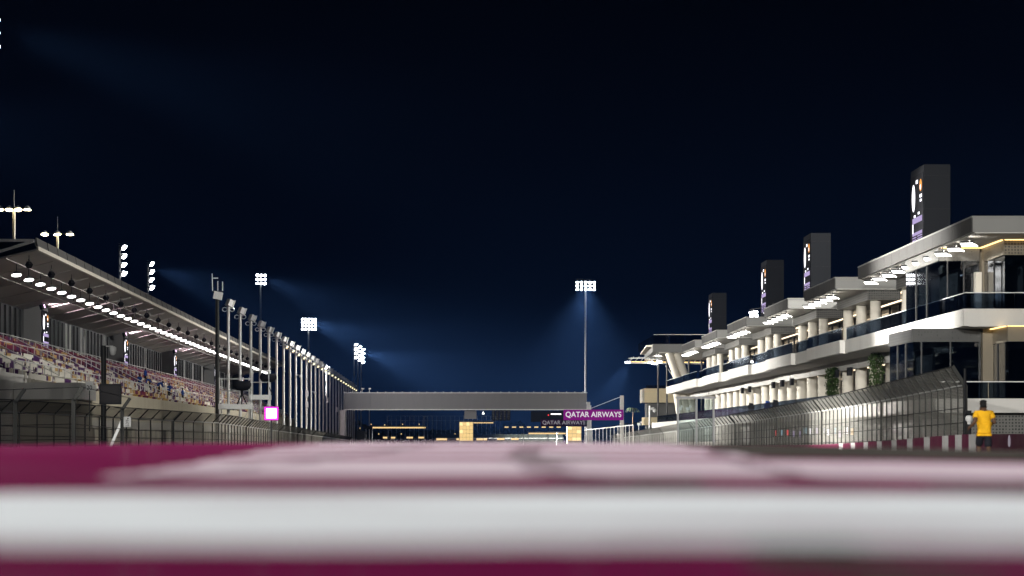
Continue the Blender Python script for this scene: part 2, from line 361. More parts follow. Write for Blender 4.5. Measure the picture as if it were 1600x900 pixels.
# ------------------------------------------------------------------ pit building
SEC = [(169,219),(233,254.5),(268,289.5),(309,331.5),(346,368.5),(381,403.5)]
def pit_building():
    b = thing('pit_building', 'long white pit building with stepped flat roofs, round columns and glazed balconies', 'building', None, (30,170,0))
    ox, oy = 30, 170
    def bx(mb, x0, x1, y0, y1, z0, z1): return mb.box(x0-ox, x1-ox, y0-oy, y1-oy, z0, z1)
    E = EYE
    roofs = []
    for i, (y0, y1) in enumerate(SEC):
        r = bx(MB(), 29.7, 62, y0, y1, E+12.27, E+13.13).build('roof', M['roofgrey'], b); roofs.append(r)
        bx(MB(), 29.64, 29.695, y0+.02, y1-.02, E+12.26, E+13.125).build('fascia', M['fascia'], r)
        for k in range(1, int((y1-y0)/3.6)): bx(MB(), 29.63, 29.639, y0+3.6*k, y0+3.6*k+.03, E+12.27, E+13.12).build('panel_joint', M['darksteel'], r)
        bx(MB(), 29.62, 62.1, y0-.08, y1+.06, E+13.13, E+13.22).build('roof_coping', M['roofgrey'], r)
        bx(MB(), 29.85, 60, y0+.12, y1-.1, E+12.20, E+12.268).build('soffit', M['soffit'], r)
        # recessed roof in the gap behind
        y2 = SEC[i+1][0] if i+1 < len(SEC) else 430
        r2 = bx(MB(), 34.7, 61.9, y1+.003, y2-.003, E+12.27, E+13.05).build('roof', M['roofgrey'], b)
        bx(MB(), 34.85, 60, y1+.1, y2-.1, E+12.20, E+12.266).build('soffit', M['soffit'], r2)
    # valance boxes and columns, upper level
    cyl = MB().tube((0,0,0),(0,0,1),.45,.45,24).mesh('column', M['cream'])
    cylb = MB().tube((0,0,0),(0,0,1),.52,.52,24).mesh('column', M['cream'])
    def column(me, x, y, z0, z1):
        c = link('column', me, b, (x-ox, y-oy, z0)); c.scale = (1,1,z1-z0)
    for i, (y0, y1) in enumerate(SEC):
        v0 = y0+1.2 if i else 199
        bx(MB(), 32.5, 35.2, v0, y1-.6, E+11.42, E+12.198).build('valance', M['perf'], b)
        for k in range(3):
            yy = (y0+3+8.6*k) if i else (201.5+8.5*k)
            column(cyl, 33.4, yy, E+7.9, E+11.418)
        bx(MB(), 35.6, 35.75, v0+1, y1-1, E+12.10, E+12.197).build('ceiling_strip', M['e_room'], b)
        bx(MB(), 37.0, 37.15, v0+1, y1+10, E+11.9, E+12.0).build('ceiling_strip', M['e_room'], b)
    # upper glazing line with mullions
    for y in range(196, 430, 6):
        pane = bx(MB(), 38.4, 38.45, y+.05, y+5.95, E+7.92, E+12.1).build('window', M['darkglass'], b)
        bx(MB(), 38.3, 38.5, y-.06, y+.045, E+7.92, E+12.1).build('mullion', M['darksteel'], pane)
    bx(MB(), 44, 44.2, 196, 430, E+7.92, E+12.19).build('inner_wall', M['interior'], b)
    for y0 in range(204, 425, 9):          # things inside catch a little light
        bx(MB(), 41, 42.4, y0, y0+3.2, E+7.93, E+7.93+random.choice((1.0,2.2,2.9))).build('partition', random.choice((M['interior'], M['soffit'], M['interior'])), b)
    # balcony slab: front steps out and back
    steps = [(173.2,228.7,29.9)]
    for (a, c2) in ((228.7,251.5),(264,287),(305,329),(342,366),(377,401)):
        prev = steps[-1]
        if a > prev[1]: steps.append((prev[1], a, 29.9))
        steps.append((a, c2, 29.5))
    steps.append((401,437,29.7))
    balm = {}
    for (a, c2, x) in steps:
        sl = bx(MB(), x, 60, a, c2, E+6.85, E+7.9).build('balcony_slab', M['white'], b)
        bx(MB(), x+.3, 59, a+.01, c2-.01, E+6.80, E+6.848).build('slab_soffit', M['standsoffit'], sl)
        n = max(1, round((c2-a)/2.9)); L = (c2-a)/n
        for k in range(1, max(2, int((c2-a)/5.8))): bx(MB(), x-.004, x-.001, a+5.8*k, a+5.8*k+.035, E+6.86, E+7.89).build('panel_joint', M['standsoffit'], sl)
        rail = bx(MB(), x+.10, x+.17, a, c2, E+8.86, E+8.91).build('handrail', M['steel'], b)
        for k in range(n):
            key = round(L, 2)
            if key not in balm: balm[key] = MB().box(-.012,.012,.03,L-.03,0,.95).mesh('glass_panel', M['balglass'])
            link('glass_panel', balm[key], b, (x+.135-ox, a+k*L-oy, E+7.9))
    # return balustrade across the near end
    for k in range(9):
        bx(MB(), 30.0+3*k+.03, 33.0+3*k-.03, 173.3, 173.325, E+7.9, E+8.85).build('glass_panel', M['balglass'], b)
    bx(MB(), 29.98, 58, 173.28, 173.35, E+8.852, E+8.91).build('handrail', M['steel'], b)
    # upper pavilion, two glass boxes and a bronze pillar
    def glassbox(x0, x1, y0, y1, z0, z1, val, frontmull, sidemull, valmat):
        g = bx(MB(), x0, x1, y0, y1, z0, z1-val-.004).build('glazing', M['darkglass'], b)
        bx(MB(), x0-.08, x1, y0-.08, y1+.02, z1-val, z1-.004).build('valance', valmat, b)
        for x in frontmull: bx(MB(), x-.04, x+.04, y0-.06, y0-.005, z0, z1-val-.006).build('mullion', M['darksteel'], g)
        for y in sidemull: bx(MB(), x0-.06, x0-.005, y-.04, y+.04, z0, z1-val-.006).build('mullion', M['darksteel'], g)
        bx(MB(), x0+1.6, x0+1.75, y0+2.5, y1-.4, z0+.02, z1-val-.3).build('inner_wall', M['interior'], b)
        bx(MB(), x0+.1, x1-.1, y0+.1, y1-.1, z0+.004, z0+.05).build('inner_floor', M['soffit'], b)
    glassbox(29.85, 32.4, 182, 196, E+7.905, E+12.198, .85, (30.35,31.4), (187,191.5), M['perf'])
    glassbox(32.62, 60, 174.5, 195.9, E+7.905, E+12.198, .95, (34.2,35.8,37.4), (178,), M['perfw'])
    bx(MB(), 32.42, 32.61, 181.3, 183, E+7.91, E+11.9).build('pillar', M['perfw'], b)
    bx(MB(), 32.02, 32.41, 181.2, 181.9, E+7.91, E+10.6).build('door_panel', M['cream'], b)
    strip = bx(MB(), 29.95, 32.55, 181.80, 181.90, E+12.15, E+12.196).build('cove_light', M['e_strip'], b)
    bx(MB(), 32.40, 32.52, 174.6, 181.7, E+12.15, E+12.196).build('cove_light', M['e_strip'], b)
    bx(MB(), 32.6, 58, 174.28, 174.40, E+12.15, E+12.196).build('cove_light', M['e_strip'], b)
    # round door sign
    MB().lathe((30.62-ox, 181.94-oy, E+8.95), [(.02,0),(.16,.0),(.16,.02),(.02,.02)], 20, dirM((0,-1,0))).build('round_sign', M['cream'], b)
    # lower pavilion
    glassbox(27.4, 31.6, 177, 187, E+2.35, E+6.83, .82, (27.9,29.7,31.5), (180,183.5), M['perfdark'])
    glassbox(32.3, 60, 171.5, 190, E+2.35, E+6.795, .95, (33.6,35.2,36.8), (175,), M['perfw'])
    bx(MB(), 31.62, 32.28, 176.4, 178.6, E+2.35, E+6.79).build('pillar', M['perfw'], b)
    bx(MB(), 32.05, 32.18, 171.6, 177.2, E+6.745, E+6.79).build('cove_light', M['e_strip'], b)
    bx(MB(), 32.2, 58, 171.22, 171.34, E+6.745, E+6.79).build('cove_light', M['e_strip'], b)
    # lower slab, its rail and the plinth below
    bx(MB(), 27.0, 60, 166, 430, E+1.5, E+2.33).build('balcony_slab', M['white'], b)
    for k in range(9): bx(MB(), 27.1+3*k+.03, 30.1+3*k-.03, 166.1, 166.13, E+2.34, E+3.28).build('glass_panel', M['balglass'], b)
    bx(MB(), 27.06, 54, 166.08, 166.15, E+3.282, E+3.34).build('handrail', M['steel'], b)
    for k in range(28): bx(MB(), 27.1, 27.13, 166.2+9*k, 175.1+9*k, E+2.34, E+3.28).build('glass_panel', M['balglass'], b)
    bx(MB(), 28.2, 59, 167.2, 430, -3.2, E+1.498).build('plinth', M['perf'], b)
    for k in range(20): bx(MB(), 28.12, 28.196, 170+12*k, 178+12*k, -2.5, E+1.2).build('garage_door', random.choice((M['roofgrey'], M['interior'], M['wallwhite'])), b)
    # lower columns and panel above them
    for y in [227+8.85*k for k in range(21)]: column(cylb, 33.4, y, E+2.33, E+6.8)
    for y in range(190, 428, 17):
        bx(MB(), 32.6, 32.72, y+.06, y+16.9, E+5.95, E+6.795).build('fascia_panel', M['soffit'], b)
    for y in range(192, 430, 8):
        bx(MB(), 38.6, 38.65, y+.05, y+7.95, E+2.34, E+6.79).build('window', M['darkglass'], b)
    bx(MB(), 43, 43.2, 190, 430, E+2.34, E+6.79).build('inner_wall', M['interior'], b)
    for y in range(200, 425, 12):
        bx(MB(), 36.5, 36.62, y, y+6, E+6.5, E+6.6).build('ceiling_strip', M['e_room'], b)
    # dark monitors fixed at the heads of the lower columns
    for y in [244.7, 253.5, 288.9, 297.8, 306.6, 333, 342]:
        bx(MB(), 32.2, 32.5, y-1.0, y+.4, E+5.4, E+6.1).build('monitor', M['black'], b)
    # far end: upper deck on raking columns
    dk = MB(); dk.prism([(27.2-ox,431-oy),(60-ox,431-oy),(60-ox,474-oy),(28.6-ox,474-oy)], E+13.1, E+14.3)
    dk.build('upper_deck', M['roofgrey'], b)
    MB().prism([(26.3-ox,432-oy),(27.25-ox,431.5-oy),(28.6-ox,473-oy),(27.8-ox,473-oy)], E+13.9, E+14.15).build('deck_lip', M['cream'], b)
    bx(MB(), 28.5, 59, 432, 473, E+13.03, E+13.098).build('soffit', M['soffit'], b)
    for k in range(8): bx(MB(), 27.4+2.4*k, 29.7+2.4*k, 431.2, 431.25, E+14.3, E+15.7).build('glass_panel', M['balglass'], b)
    for k in range(6): bx(MB(), 27.5, 27.55, 431.5+7*k, 438+7*k, E+14.3, E+15.7).build('glass_panel', M['balglass'], b)
    bx(MB(), 27.38, 47, 431.15, 431.3, E+15.7, E+15.78).build('handrail', M['steel'], b)
    for (x0, z0, x1, z1) in ((29.9,13.05,31.6,7.9),(31.1,13.05,32.9,7.9)):
        MB().tube((x1-ox,434-oy,E+z1),(x0-ox,434-oy,E+z0),.62,.62,20).build('raking_column', M['cream'], b)
    for (x0, x1) in ((31.0,32.0),(31.9,33.1),(32.9,34.3)):
        MB().tube((x1-ox,432-oy,E+.5),(x0-ox,432-oy,E+6.85),.62,.62,20).build('raking_column', M['cream'], b)
    return b
PIT = pit_building()

def eave_lamps():
    L = thing('eave_floodlight', 'flat white floodlight hanging under the eaves of the pit building roof', 'floodlight', 'floodlights under the pit building eaves')
    d = Vector((-.12, -.26, -.95)).normalized(); q = dirM(d)
    MB().bar((0,0,0), (0,0,-.35), .06).build('bracket', M['darksteel'], L)
    MB().obox((-.05,-.05,-.42), (.84,.56,.12), q).build('housing', M['darksteel'], L)
    MB().obox(Vector((-.05,-.05,-.42)) + d*.075, (.78,.48,.02), q).build('lens', M['e_lamp'], L)
    MB().obox((.30,.02,-.42), (.4,.6,.02), dirM((.55,0,.83))).build('added_spill_panel', M['e_spill'], L)  # glowing panel added on the lamp's inner side to brighten the soffit
    pr = parts_of(L); first = True
    spots = [(29.95, 172+4.7*k) for k in range(10)]
    for (y0, y1) in SEC[1:]: spots += [(29.95, y0+4+4.2*k) for k in range(5)]
    spots.append((28.2, 433))
    for (x, y) in spots:
        z = EYE+12.2 if y < 430 else EYE+13.03
        k = next((i for i, (a, b) in enumerate(SEC) if a <= y <= b), 6)
        lab = 'flat white floodlight under the ' + ('pit building roof over the glass pavilion','second stepped roof from the glass pavilion','third stepped roof from the glass pavilion','fourth stepped roof from the glass pavilion','fifth stepped roof from the glass pavilion','stepped roof beside the raking columns','upper deck on the raking columns')[k]
        if first: L.location = (x, y, z); L['label'] = lab; first = False
        else: dup(L, pr, (x, y, z), 0, lab)
eave_lamps()

def balcony_furniture():
    t = thing('cocktail_table', 'small white cocktail table on the upper balcony of the pit building', 'table', 'cocktail tables on the upper balcony')
    MB().lathe((0,0,1.05),[(.05,0),(.36,0),(.36,.05),(.05,.05)],14).build('table_top', M['wallwhite'], t); MB().tube((0,0,.02),(0,0,1.05),.05,.05,8).build('stem', M['darksteel'], t)
    MB().lathe((0,0,0),[(.05,0),(.28,0),(.22,.04),(.05,.05)],14).build('base', M['darksteel'], t)
    c = thing('bar_chair', 'dark bar chair on the upper balcony of the pit building', 'chair', 'bar chairs on the upper balcony')
    MB().box(-.2,.2,-.2,.2,.70,.76).build('seat', M['black'], c); MB().box(-.2,.2,.17,.21,.76,1.15).build('backrest', M['black'], c)
    for sx in (-1,1):
        for sy in (-1,1): MB().bar((sx*.17,sy*.17,.7),(sx*.21,sy*.21,0),.03).build('leg', M['steel'], c)
    pt, pc = parts_of(t), parts_of(c); first = True; rnd = random.Random(4); z = EYE+7.903
    for bi, (y0, y1) in enumerate([(198,219)]+SEC[1:]):
        wh = ' on the upper balcony under the ' + ('roof beside the glass pavilion','second stepped roof from the pavilion','third stepped roof from the pavilion','fourth stepped roof from the pavilion','fifth stepped roof from the pavilion','stepped roof beside the raking columns')[bi]
        lt, lc = 'small white cocktail table' + wh, 'dark bar chair' + wh
        for k in range(3):
            x, y = 35.5+rnd.uniform(-1,1), lerp(y0,y1,(k+.5)/3)+rnd.uniform(-1,1)
            if first: t.location = (x,y,z); c.location = (x+.7,y,z); c.rotation_euler.z = R(-90); first = False; t['label'] = lt; c['label'] = lc
            else: dup(t, pt, (x,y,z), 0, lt); dup(c, pc, (x+.7,y,z), R(-90), lc)
            dup(c, pc, (x-.7,y+rnd.uniform(-.2,.2),z), R(90), lc)
balcony_furniture()

def towers():
    W_, H_ = 1.9, 19.75
    names = ['rising above the glass pavilion roof', 'second tower from the glass pavilion',
             'third tower from the glass pavilion', 'closest to the raking columns']
    for (y, lab) in zip((205, 273.5, 314.7, 386), names):
        t = thing('screen_tower', 'dark rooftop tower with lit screen ' + lab, 'screen tower', 'screen towers on the pit building', (32.5, y, EYE+13.05))
        h = EYE + H_ - (EYE+13.05)
        MB().box(0, W_, 0, 6.1, -.1, h).build('cladding', M['towerpanel'], t)
        for zz in (h*.25, h*.52, h*.88):
            MB().box(.02, W_+.006, -.012, 6.0, zz, zz+.035).build('panel_joint', M['black'], t)
        s = MB().box(-.05, -.004, .1, 6.0, .15, h-.5).build('screen', M['screenblack'], t)
        screen_graphic(s, lambda a, b2, h=h: (-.065, 6.0-5.8*a, .2+(h-.75)*b2))
towers()

# ------------------------------------------------------------------ grandstand (left), built in its own frame: x = -u, y along
def grandstand():
    g = thing('grandstand', 'covered grandstand with cantilever roof and maroon, beige and white seats', 'grandstand', None, (0,0,0), LA)
    E = EYE; Y0, Y1 = 230, 601
    def pr(poly, a, b, name, m, par=g): return MB().prism(poly, a, b, 'y').build(name, m, par)
    # roof shell
    top = pr([(-32.1,E+15.95),(-32.1,E+16.05),(-56,E+16.25),(-56,E+16.0),(-40,E+15.9)], Y0, Y1, 'roof_deck', M['roofgrey'])
    pr([(-32.0,E+15.15),(-31.85,E+15.2),(-31.85,E+15.5),(-32.0,E+15.5)], Y0-.1, Y1, 'fascia_edge', M['cream'])
    pr([(-31.9,E+15.5),(-32.0,E+16.2),(-32.1,E+16.2),(-32.1,E+15.5)], Y0-.1, Y1, 'fascia', M['standfascia'])
    for k in range(1, 60): MB().bar((-31.885,Y0+6.2*k,E+15.52),(-31.985,Y0+6.2*k,E+16.18),.04).build('fascia_joint', M['fencesteel'], g)
    pr([(-32.02,E+15.15),(-41.3,E+12.95),(-56,E+12.6),(-56,E+12.75),(-41.3,E+13.1),(-32.02,E+15.3)], Y0, Y1, 'soffit', M['standsoffit'])
    for k in range(1, 30):   # soffit joints
        y = Y0 + 12.4*k
        MB().bar((-32.3,y,E+15.05), (-41.2,y,E+12.94), .07).build('soffit_rib', M['standsoffit'], g)
    for uu in (34.5, 37.2): 
        zz = E+15.15-.2365*(uu-32.02)-.05
        MB().bar((-uu,Y0,zz), (-uu,Y1,zz), .08).build('soffit_rail', M['standsoffit'], g)
    for (a, c) in (((-32.2,15.9),(-41,13.2)),((-36,15.95),(-36,14.35)),((-36,14.35),(-41,15.9)),((-41,15.9),(-41,13.1)),((-41,13.1),(-47,15.9)),((-47,15.9),(-47,13.0)),((-32.2,15.95),(-56,16.05))):
        MB().bar((a[0],Y0-.25,E+a[1]), (c[0],Y0-.25,E+c[1]), .22).build('truss_member', M['steel'], g)
    # back wall: piers with screens, glazing between
    piers = [286, 361.5, 431, 511, 585]
    for k, s in enumerate([211]+piers):
        p = MB().box(-48, -39.35, s, s+5.2, E+8.0, E+13.3).build('pier', M['pierwall'], g)
        if k:
            sc = MB().box(-39.34, -39.28, s+.1, s+5.1, E+8.4, E+12.9).build('screen', M['screenblack'], p)
            screen_graphic(sc, lambda a, b2, s=s: (-39.26, s+.1+5.0*a, E+8.45+4.4*b2))
    ends = [s+5.2 for s in [211]+piers]; nxt = piers + [601]
    for a, c in zip(ends, nxt):
        n = int((c-a)/3.2); L = (c-a)/n
        for j in range(n):
            if a+j*L < 225: continue
            w = MB().box(-41.2, -41.1, a+j*L+.04, a+(j+1)*L-.04, E+8.9, E+12.93).build('window', M['standglass'], g)
            MB().box(-41.05, -40.85, a+j*L-.07, a+j*L+.07, E+8.9, E+12.8).build('mullion', random.choice((M['steel'],M['fencesteel'],M['darksteel'],M['darksteel'])), w)
    MB().box(-47, -46.8, 225, 601, E+8.9, E+12.8).build('inner_wall', M['interior'], g)
    for s in range(228, 600, 11):
        MB().box(-45.8, -45.2, s+random.uniform(0,5), s+random.uniform(6,8), E+8.9, E+8.9+random.uniform(1.2,3.2)).build('inner_partition', random.choice((M['interior'],M['beige'],M['concrete'])), g)
    # terrace
    NR = 12
    poly = [(-29.5,-3.5)]
    for i in range(NR):
        u = 30+.78*i; z = E+4.1+.40*i
        poly += [(-u, z), (-(u+.78), z)]
    poly += [(-42, E+4.1+.40*NR+.35), (-47, E+4.1+.4*NR+.35), (-47,-3.5)]
    poly[0] = (-30, -3.5)
    pr(poly, 180, 601, 'terrace', M['white'])
    pr([(-29.35,-3.5),(-29.35,E+4.15),(-29.65,E+4.15),(-29.65,-3.5)], 214, 601, 'front_wall', M['beige'])
    pr([(-29.0,E+.9),(-29.0,E+1.6),(-29.34,E+1.6),(-29.34,E+.9)], 214, 601, 'wall_ledge', M['concrete'])
    for y in range(220, 600, 5): MB().box(-29.34, -29.1, y, y+.4, -3.2, E+.9).build('wall_pier', M['concrete'], g)
    # block at the near end
    MB().box(-38, -25.2, 204, 213, E+2.8, E+4.0).build('end_parapet', M['white'], g)
    MB().box(-38, -25.5, 204.4, 212.9, -3.5, E+2.798).build('end_wall', M['beige'], g)
    # rails along the gangways
    for (u, z, y0, y1) in ((39.2,E+9.55,197,600),(35.4,E+8.0,190,600),(31.6,E+5.95,215,600)):
        rl = MB().tube((-u,y0,z),(-u,y1,z),.045,.045,6); ro = rl.build('gangway_rail', M['steel'], g)
        pm = MB().box(-.035,.035,-.035,.035,-1.05,0).mesh('rail_post', M['steel'])
        for k in range(int((y1-y0)/4.2)): link('rail_post', pm, ro, (-u, y0+4.2*k, z))
    # sloping rails at the stair aisles
    for s in range(200, 600, 15):
        MB().tube((-30.2,s,E+5.1),(-38.8,s,E+9.5),.04,.04,6).build('stair_rail', M['steel'], g)
    # seats
    def seat_mb(mb, x, y, z):
        mb.box(x-.20, x+.22, y-.23, y+.23, z+.36, z+.42); mb.box(x-.27, x-.20, y-.23, y+.23, z+.36, z+.86)
        mb.box(x-.12, x+.10, y-.05, y+.05, z, z+.36)
    cols = ['seat_maroon','seat_purple','seat_beige','seat_white']
    unit = []
    for c in cols:
        mb = MB(); seat_mb(mb, 0, 0, 0); unit.append(mb.mesh('seat', M[c]))
    near = []; far = MB()
    rnd = random.Random(3); run = 0; c = 0
    for i in range(NR):
        u = 30+.78*i+.45; z = E+4.1+.40*i
        s = 182.0 + rnd.uniform(0,.2)
        while s < 599:
            s += .53
            if (s-200) % 15 < 1.1 or (i in (1, 7)): continue
            if s < 214 and u < 36.5: continue
            run -= 1
            if run > 0 and rnd.random() < .93: t_ = keep
            else: t_ = keep = rnd.random(); run = rnd.choice((1,2,2,3,5,8))
            if i >= 10: c = 0 if t_ < .75 else (1 if t_ < .9 else 2)
            elif i >= 8: c = 0 if t_ < .42 else (1 if t_ < .7 else 2)
            elif s < 262 and i < 6: c = 3 if t_ < .70 else (2 if t_ < .78 else 1)
            else: c = 1 if t_ < .34 else (2 if t_ < .56 else (3 if t_ < .84 else 0))
            px = VX + F * (-u*math.cos(LA)-s*math.sin(LA)) / s
            if px > -4 and len(near) < 4000 and s < 290: near.append((s, i, u, z, c))
            else:
                far.cur = c; seat_mb(far, -u, s, z)
    near.sort()
    for k, (s, i, u, z, c) in enumerate(near):
        if k < 300: link('seat', unit[c], g, (-u, s, z))
        else: far.cur = c; seat_mb(far, -u, s, z)
    far.cur = 0
    o = far.build('seats', [M[c] for c in cols], g); o['kind'] = 'stuff'
    return g
STAND = grandstand()

def stand_lamps():
    L = thing('stand_floodlight', 'oval white lamp hanging on a rod below the grandstand roof', 'floodlight', 'oval lamps under the grandstand roof', (0,0,0), LA)
    d = Vector((.10,-.24,-.96)).normalized(); q = dirM(d)
    MB().bar((0,0,1.15), (0,0,.12), .07).build('rod', M['darksteel'], L)
    MB().lathe((0,0,0), [(.16,-.26),(.4,-.1),(.45,.02)], 18, q).build('housing', M['darksteel'], L)
    MB().lathe(d*.03, [(.05,0),(.41,.0),(.41,.02),(.05,.02)], 18, q).build('lens', M['e_lamp'], L)
    m = MB(); m.obox((.15,.5,-.28),(.14,.14,.2)); m.bar((.15,.5,.0),(.15,.5,-.2),.03); m.build('clamp', M['black'], L)
    pr = parts_of(L)
    L.location = LP(34.5, 236, EYE+13.55)
    def bay(s):
        b = sum(s > q for q in (286, 361.5, 431, 511, 585))
        return ('before the first screen pier','between the first and second screen piers','between the second and third screen piers','between the third and fourth screen piers','between the fourth and last screen piers','past the last screen pier')[b]
    L['label'] = 'oval white lamp below the grandstand roof ' + bay(236)
    for k in range(1, 51): dup(L, pr, LP(34.5, 236+7.15*k, EYE+13.55), LA, 'oval white lamp below the grandstand roof ' + bay(236+7.15*k))
    T = thing('stage_spotlight', 'black box spotlight hung just inside the grandstand roof edge', 'spotlight', 'black spotlights along the grandstand roof edge', (0,0,0), LA)
    MB().bar((0,0,.62),(0,0,.2),.05).build('rod', M['darksteel'], T)
    y = MB(); y.bar((0,-.33,.25),(0,.33,.25),.05); y.bar((0,-.33,.25),(0,-.33,-.15),.05); y.bar((0,.33,.25),(0,.33,-.15),.05); y.build('yoke', M['black'], T)
    MB().obox((0,0,-.18),(.42,.42,.4), dirM((.5,-.5,-.6))).build('housing', M['black'], T)
    pr = parts_of(T)
    T.location = LP(32.9, 232, EYE+14.3)
    T['label'] = 'black box spotlight at the grandstand roof edge ' + bay(232)
    for k in range(1, 27): dup(T, pr, LP(32.9, 232+13.6*k, EYE+14.3), LA, 'black box spotlight at the grandstand roof edge ' + bay(232+13.6*k))
    # wash lights throwing a pink streak along the soffit above the piers
    for i, (s, where) in enumerate(((284,'first'),(359.5,'second'),(429,'third'))):
        w = thing('wash_light', 'small pink wash light under the soffit by the %s grandstand pier with a screen' % where, 'spotlight', None, LP(39.0, s, EYE+13.1), LA)
        MB().obox((0,0,0),(.35,.5,.3), dirM((.6,.7,.3))).build('housing', M['black'], w)
        MB().bar((0,0,.1),(0,0,.6),.05).build('rod', M['darksteel'], w)
        MB().obox((.19,.22,.09),(.26,.34,.02), dirM((.6,.7,.3))).build('lens', M['e_pink'], w)
        a = LP(39.0, s, EYE+13.1); b = LP(36.5, s+22, EYE+13.95)
        spot('wash_beam', a + (b-a).normalized()*.6, b, 30000, 16, None, .5, .1, (1,.75,.85)).name = 'wash_beam'
stand_lamps()

# ------------------------------------------------------------------ catch fences
def fence(name, label, ctrl, step, lean, wire, heightscale=1.0, knee=.8, label_extra=None):
    """ctrl: (X, Y, top height) along the run; lean: +1 top bends to +x, -1 to -x"""
    f = thing(name, label, 'fence', None, (ctrl[0][0], ctrl[0][1], 0)); ox, oy = ctrl[0][0], ctrl[0][1]
    pts = []; y = ctrl[0][1]
    while y < ctrl[-1][1]:
        x = interp(y, [(c[1], c[0]) for c in ctrl]); t = interp(y, [(c[1], c[2]) for c in ctrl]); pts.append((x, y, t)); y += step(y)
    H0 = 4.0
    def post_mesh(w):
        p = MB(); p.box(-w/2, w/2, -w/2, w/2, 0, H0-knee); p.bar((0,0,H0-knee-.05), (lean*.65,0,H0), w*.9); return p.mesh('post', M['fencesteel'])
    slim, stout = post_mesh(.09), post_mesh(.20)
    rows = []
    for k, (x, y, t) in enumerate(pts):
        zb = ground(x, y) - .1; h = t - zb
        o = link('post', stout if k % 14 == 0 else slim, f, (x-ox, y-oy, zb)); o.scale = (1, 1, h/H0)
        rows.append((x-ox, y-oy, zb, t, zb + (H0-knee)/H0*h))
    for a in range(0, len(rows)-1, 4):
        seg = rows[a:a+5]; mb = MB(); vs = []; n = len(seg)
        for (x, y, zb, t, zk) in seg: vs += [(x, y, zb), (x, y, zk), (x+lean*.65, y, t)]
        fs = []
        for i in range(n-1):
            fs += [(3*i, 3*i+3, 3*i+4, 3*i+1), (3*i+1, 3*i+4, 3*i+5, 3*i+2)]
        mb.add(vs, fs); mb.build('mesh_panel', wire, f)
    for fr, r in ((.30,.02),(.5,.022),(.70,.02),(1.0,.045)):
        MB().path([(x+lean*.03, y, lerp(zb, zk, fr)) for (x, y, zb, t, zk) in rows], r, 5).build('cable', M['steel'] if fr == 1 else M['fencesteel'], f)
    MB().path([(x+lean*.65, y, t) for (x, y, zb, t, zk) in rows], .03, 5).build('top_cable', M['fencesteel'], f)
    return f
RF = [(24.75,143,EYE+3.62),(24.8,190,EYE+2.85),(24.75,238,EYE+2.42),(24.7,365,EYE+1.45),(24.6,505,EYE+.50)]
fence('catch_fence', 'tall wire catch fence along the pit wall in front of the white building', RF, lambda y: 2.1 if y < 250 else 3.6, -1, M['wire_r'])
LF = [(-25.4,140,EYE+1.98),(-24.6,150,EYE+2.02),(-19.75,220,EYE+1.84),(-20.2,300,EYE+1.36),(-26,600,EYE+.25)]
fence('catch_fence', 'low wire catch fence with bent posts in front of the grandstand', LF, lambda y: 4.3 if y < 215 else 3.2, 1, M['wire_l'])
NFp = [(PX(-60,128),128,PZ(610,128)),(PX(30,130),130,PZ(608,130))]
def near_fence():
    f = thing('fence_gate_frame', 'row of stout bent fence posts with wires before the low catch fence', 'fence', None, (PX(30,130),130,0))
    ox, oy = PX(30,130), 130; ps = [(-62,611,127),(30,608,128),(121,605,129),(197,622,150)]; rows = []
    for (px, py, Y) in ps:
        x = PX(px-6, Y); zt = PZ(py, Y); zb = ground(x, Y)-.1; zk = zt-.55
        mb = MB(); mb.box(x-ox-.09, x-ox+.09, Y-oy-.08, Y-oy+.08, zb, zk); mb.bar((x-ox,Y-oy,zk-.06),(x-ox+.42,Y-oy,zt),.16)
        mb.build('post', M['fencesteel'], f); rows.append((x-ox, Y-oy, zb, zk, zt))
    for fr in (.35,.6,.8,1.0): MB().path([(x,y,lerp(zb,zk,fr)) for (x,y,zb,zk,zt) in rows], .018, 5).build('cable', M['fencesteel'], f)
    MB().path([(x+.42,y,zt) for (x,y,zb,zk,zt) in rows], .018, 5).build('cable', M['fencesteel'], f)
    a = rows[3]; MB().bar((a[0]-.9,a[1],a[2]),(a[0]-.02,a[1],lerp(a[2],a[3],.75)),.14).build('brace', M['steel'], f)
near_fence()

# barrier wall blocks under the right-hand fence
def barrier():
    w = thing('barrier_wall', 'low concrete barrier of maroon and white blocks at the foot of the pit wall fence', 'barrier', None, (24.5,96,0))
    me = {k: MB().box(0,.4,.01,1.99,0,1).mesh('block', M[k]) for k in ('maroon','wallwhite')}
    y = 96.0; k = 0
    while y < 330:
        x = interp(y, [(c[1], c[0]) for c in RF]) if y > 143 else 24.75
        zb = ground(x, y)-.25; top = EYE + interp(y, [(96,.19),(140,.2),(152,.08),(165,-.12),(200,-.45),(330,-.9)])
        c = 'wallwhite' if (134 < y < 148 and k % 2) or (148 < y < 190 and k % 3 == 1) else 'maroon'
        o = link('block', me[c], w, (x-.35-24.5, y-96, zb)); o.scale = (1,1,top-zb); y += 2; k += 1
    # pale logo marks on the blocks nearer than the fence end
    for (yy, r, h) in ((129.3,.55,.10),(125.2,.18,.08),(124.2,.18,.08)):
        MB().lathe((-.12, yy-96, EYE-.12), [(.02,0),(r*.5,0),(r*.5,.012),(.02,.012)], 16, dirM((-1,0,0))).build('pale_mark', M['letterdim'], w)
    return w
barrier()

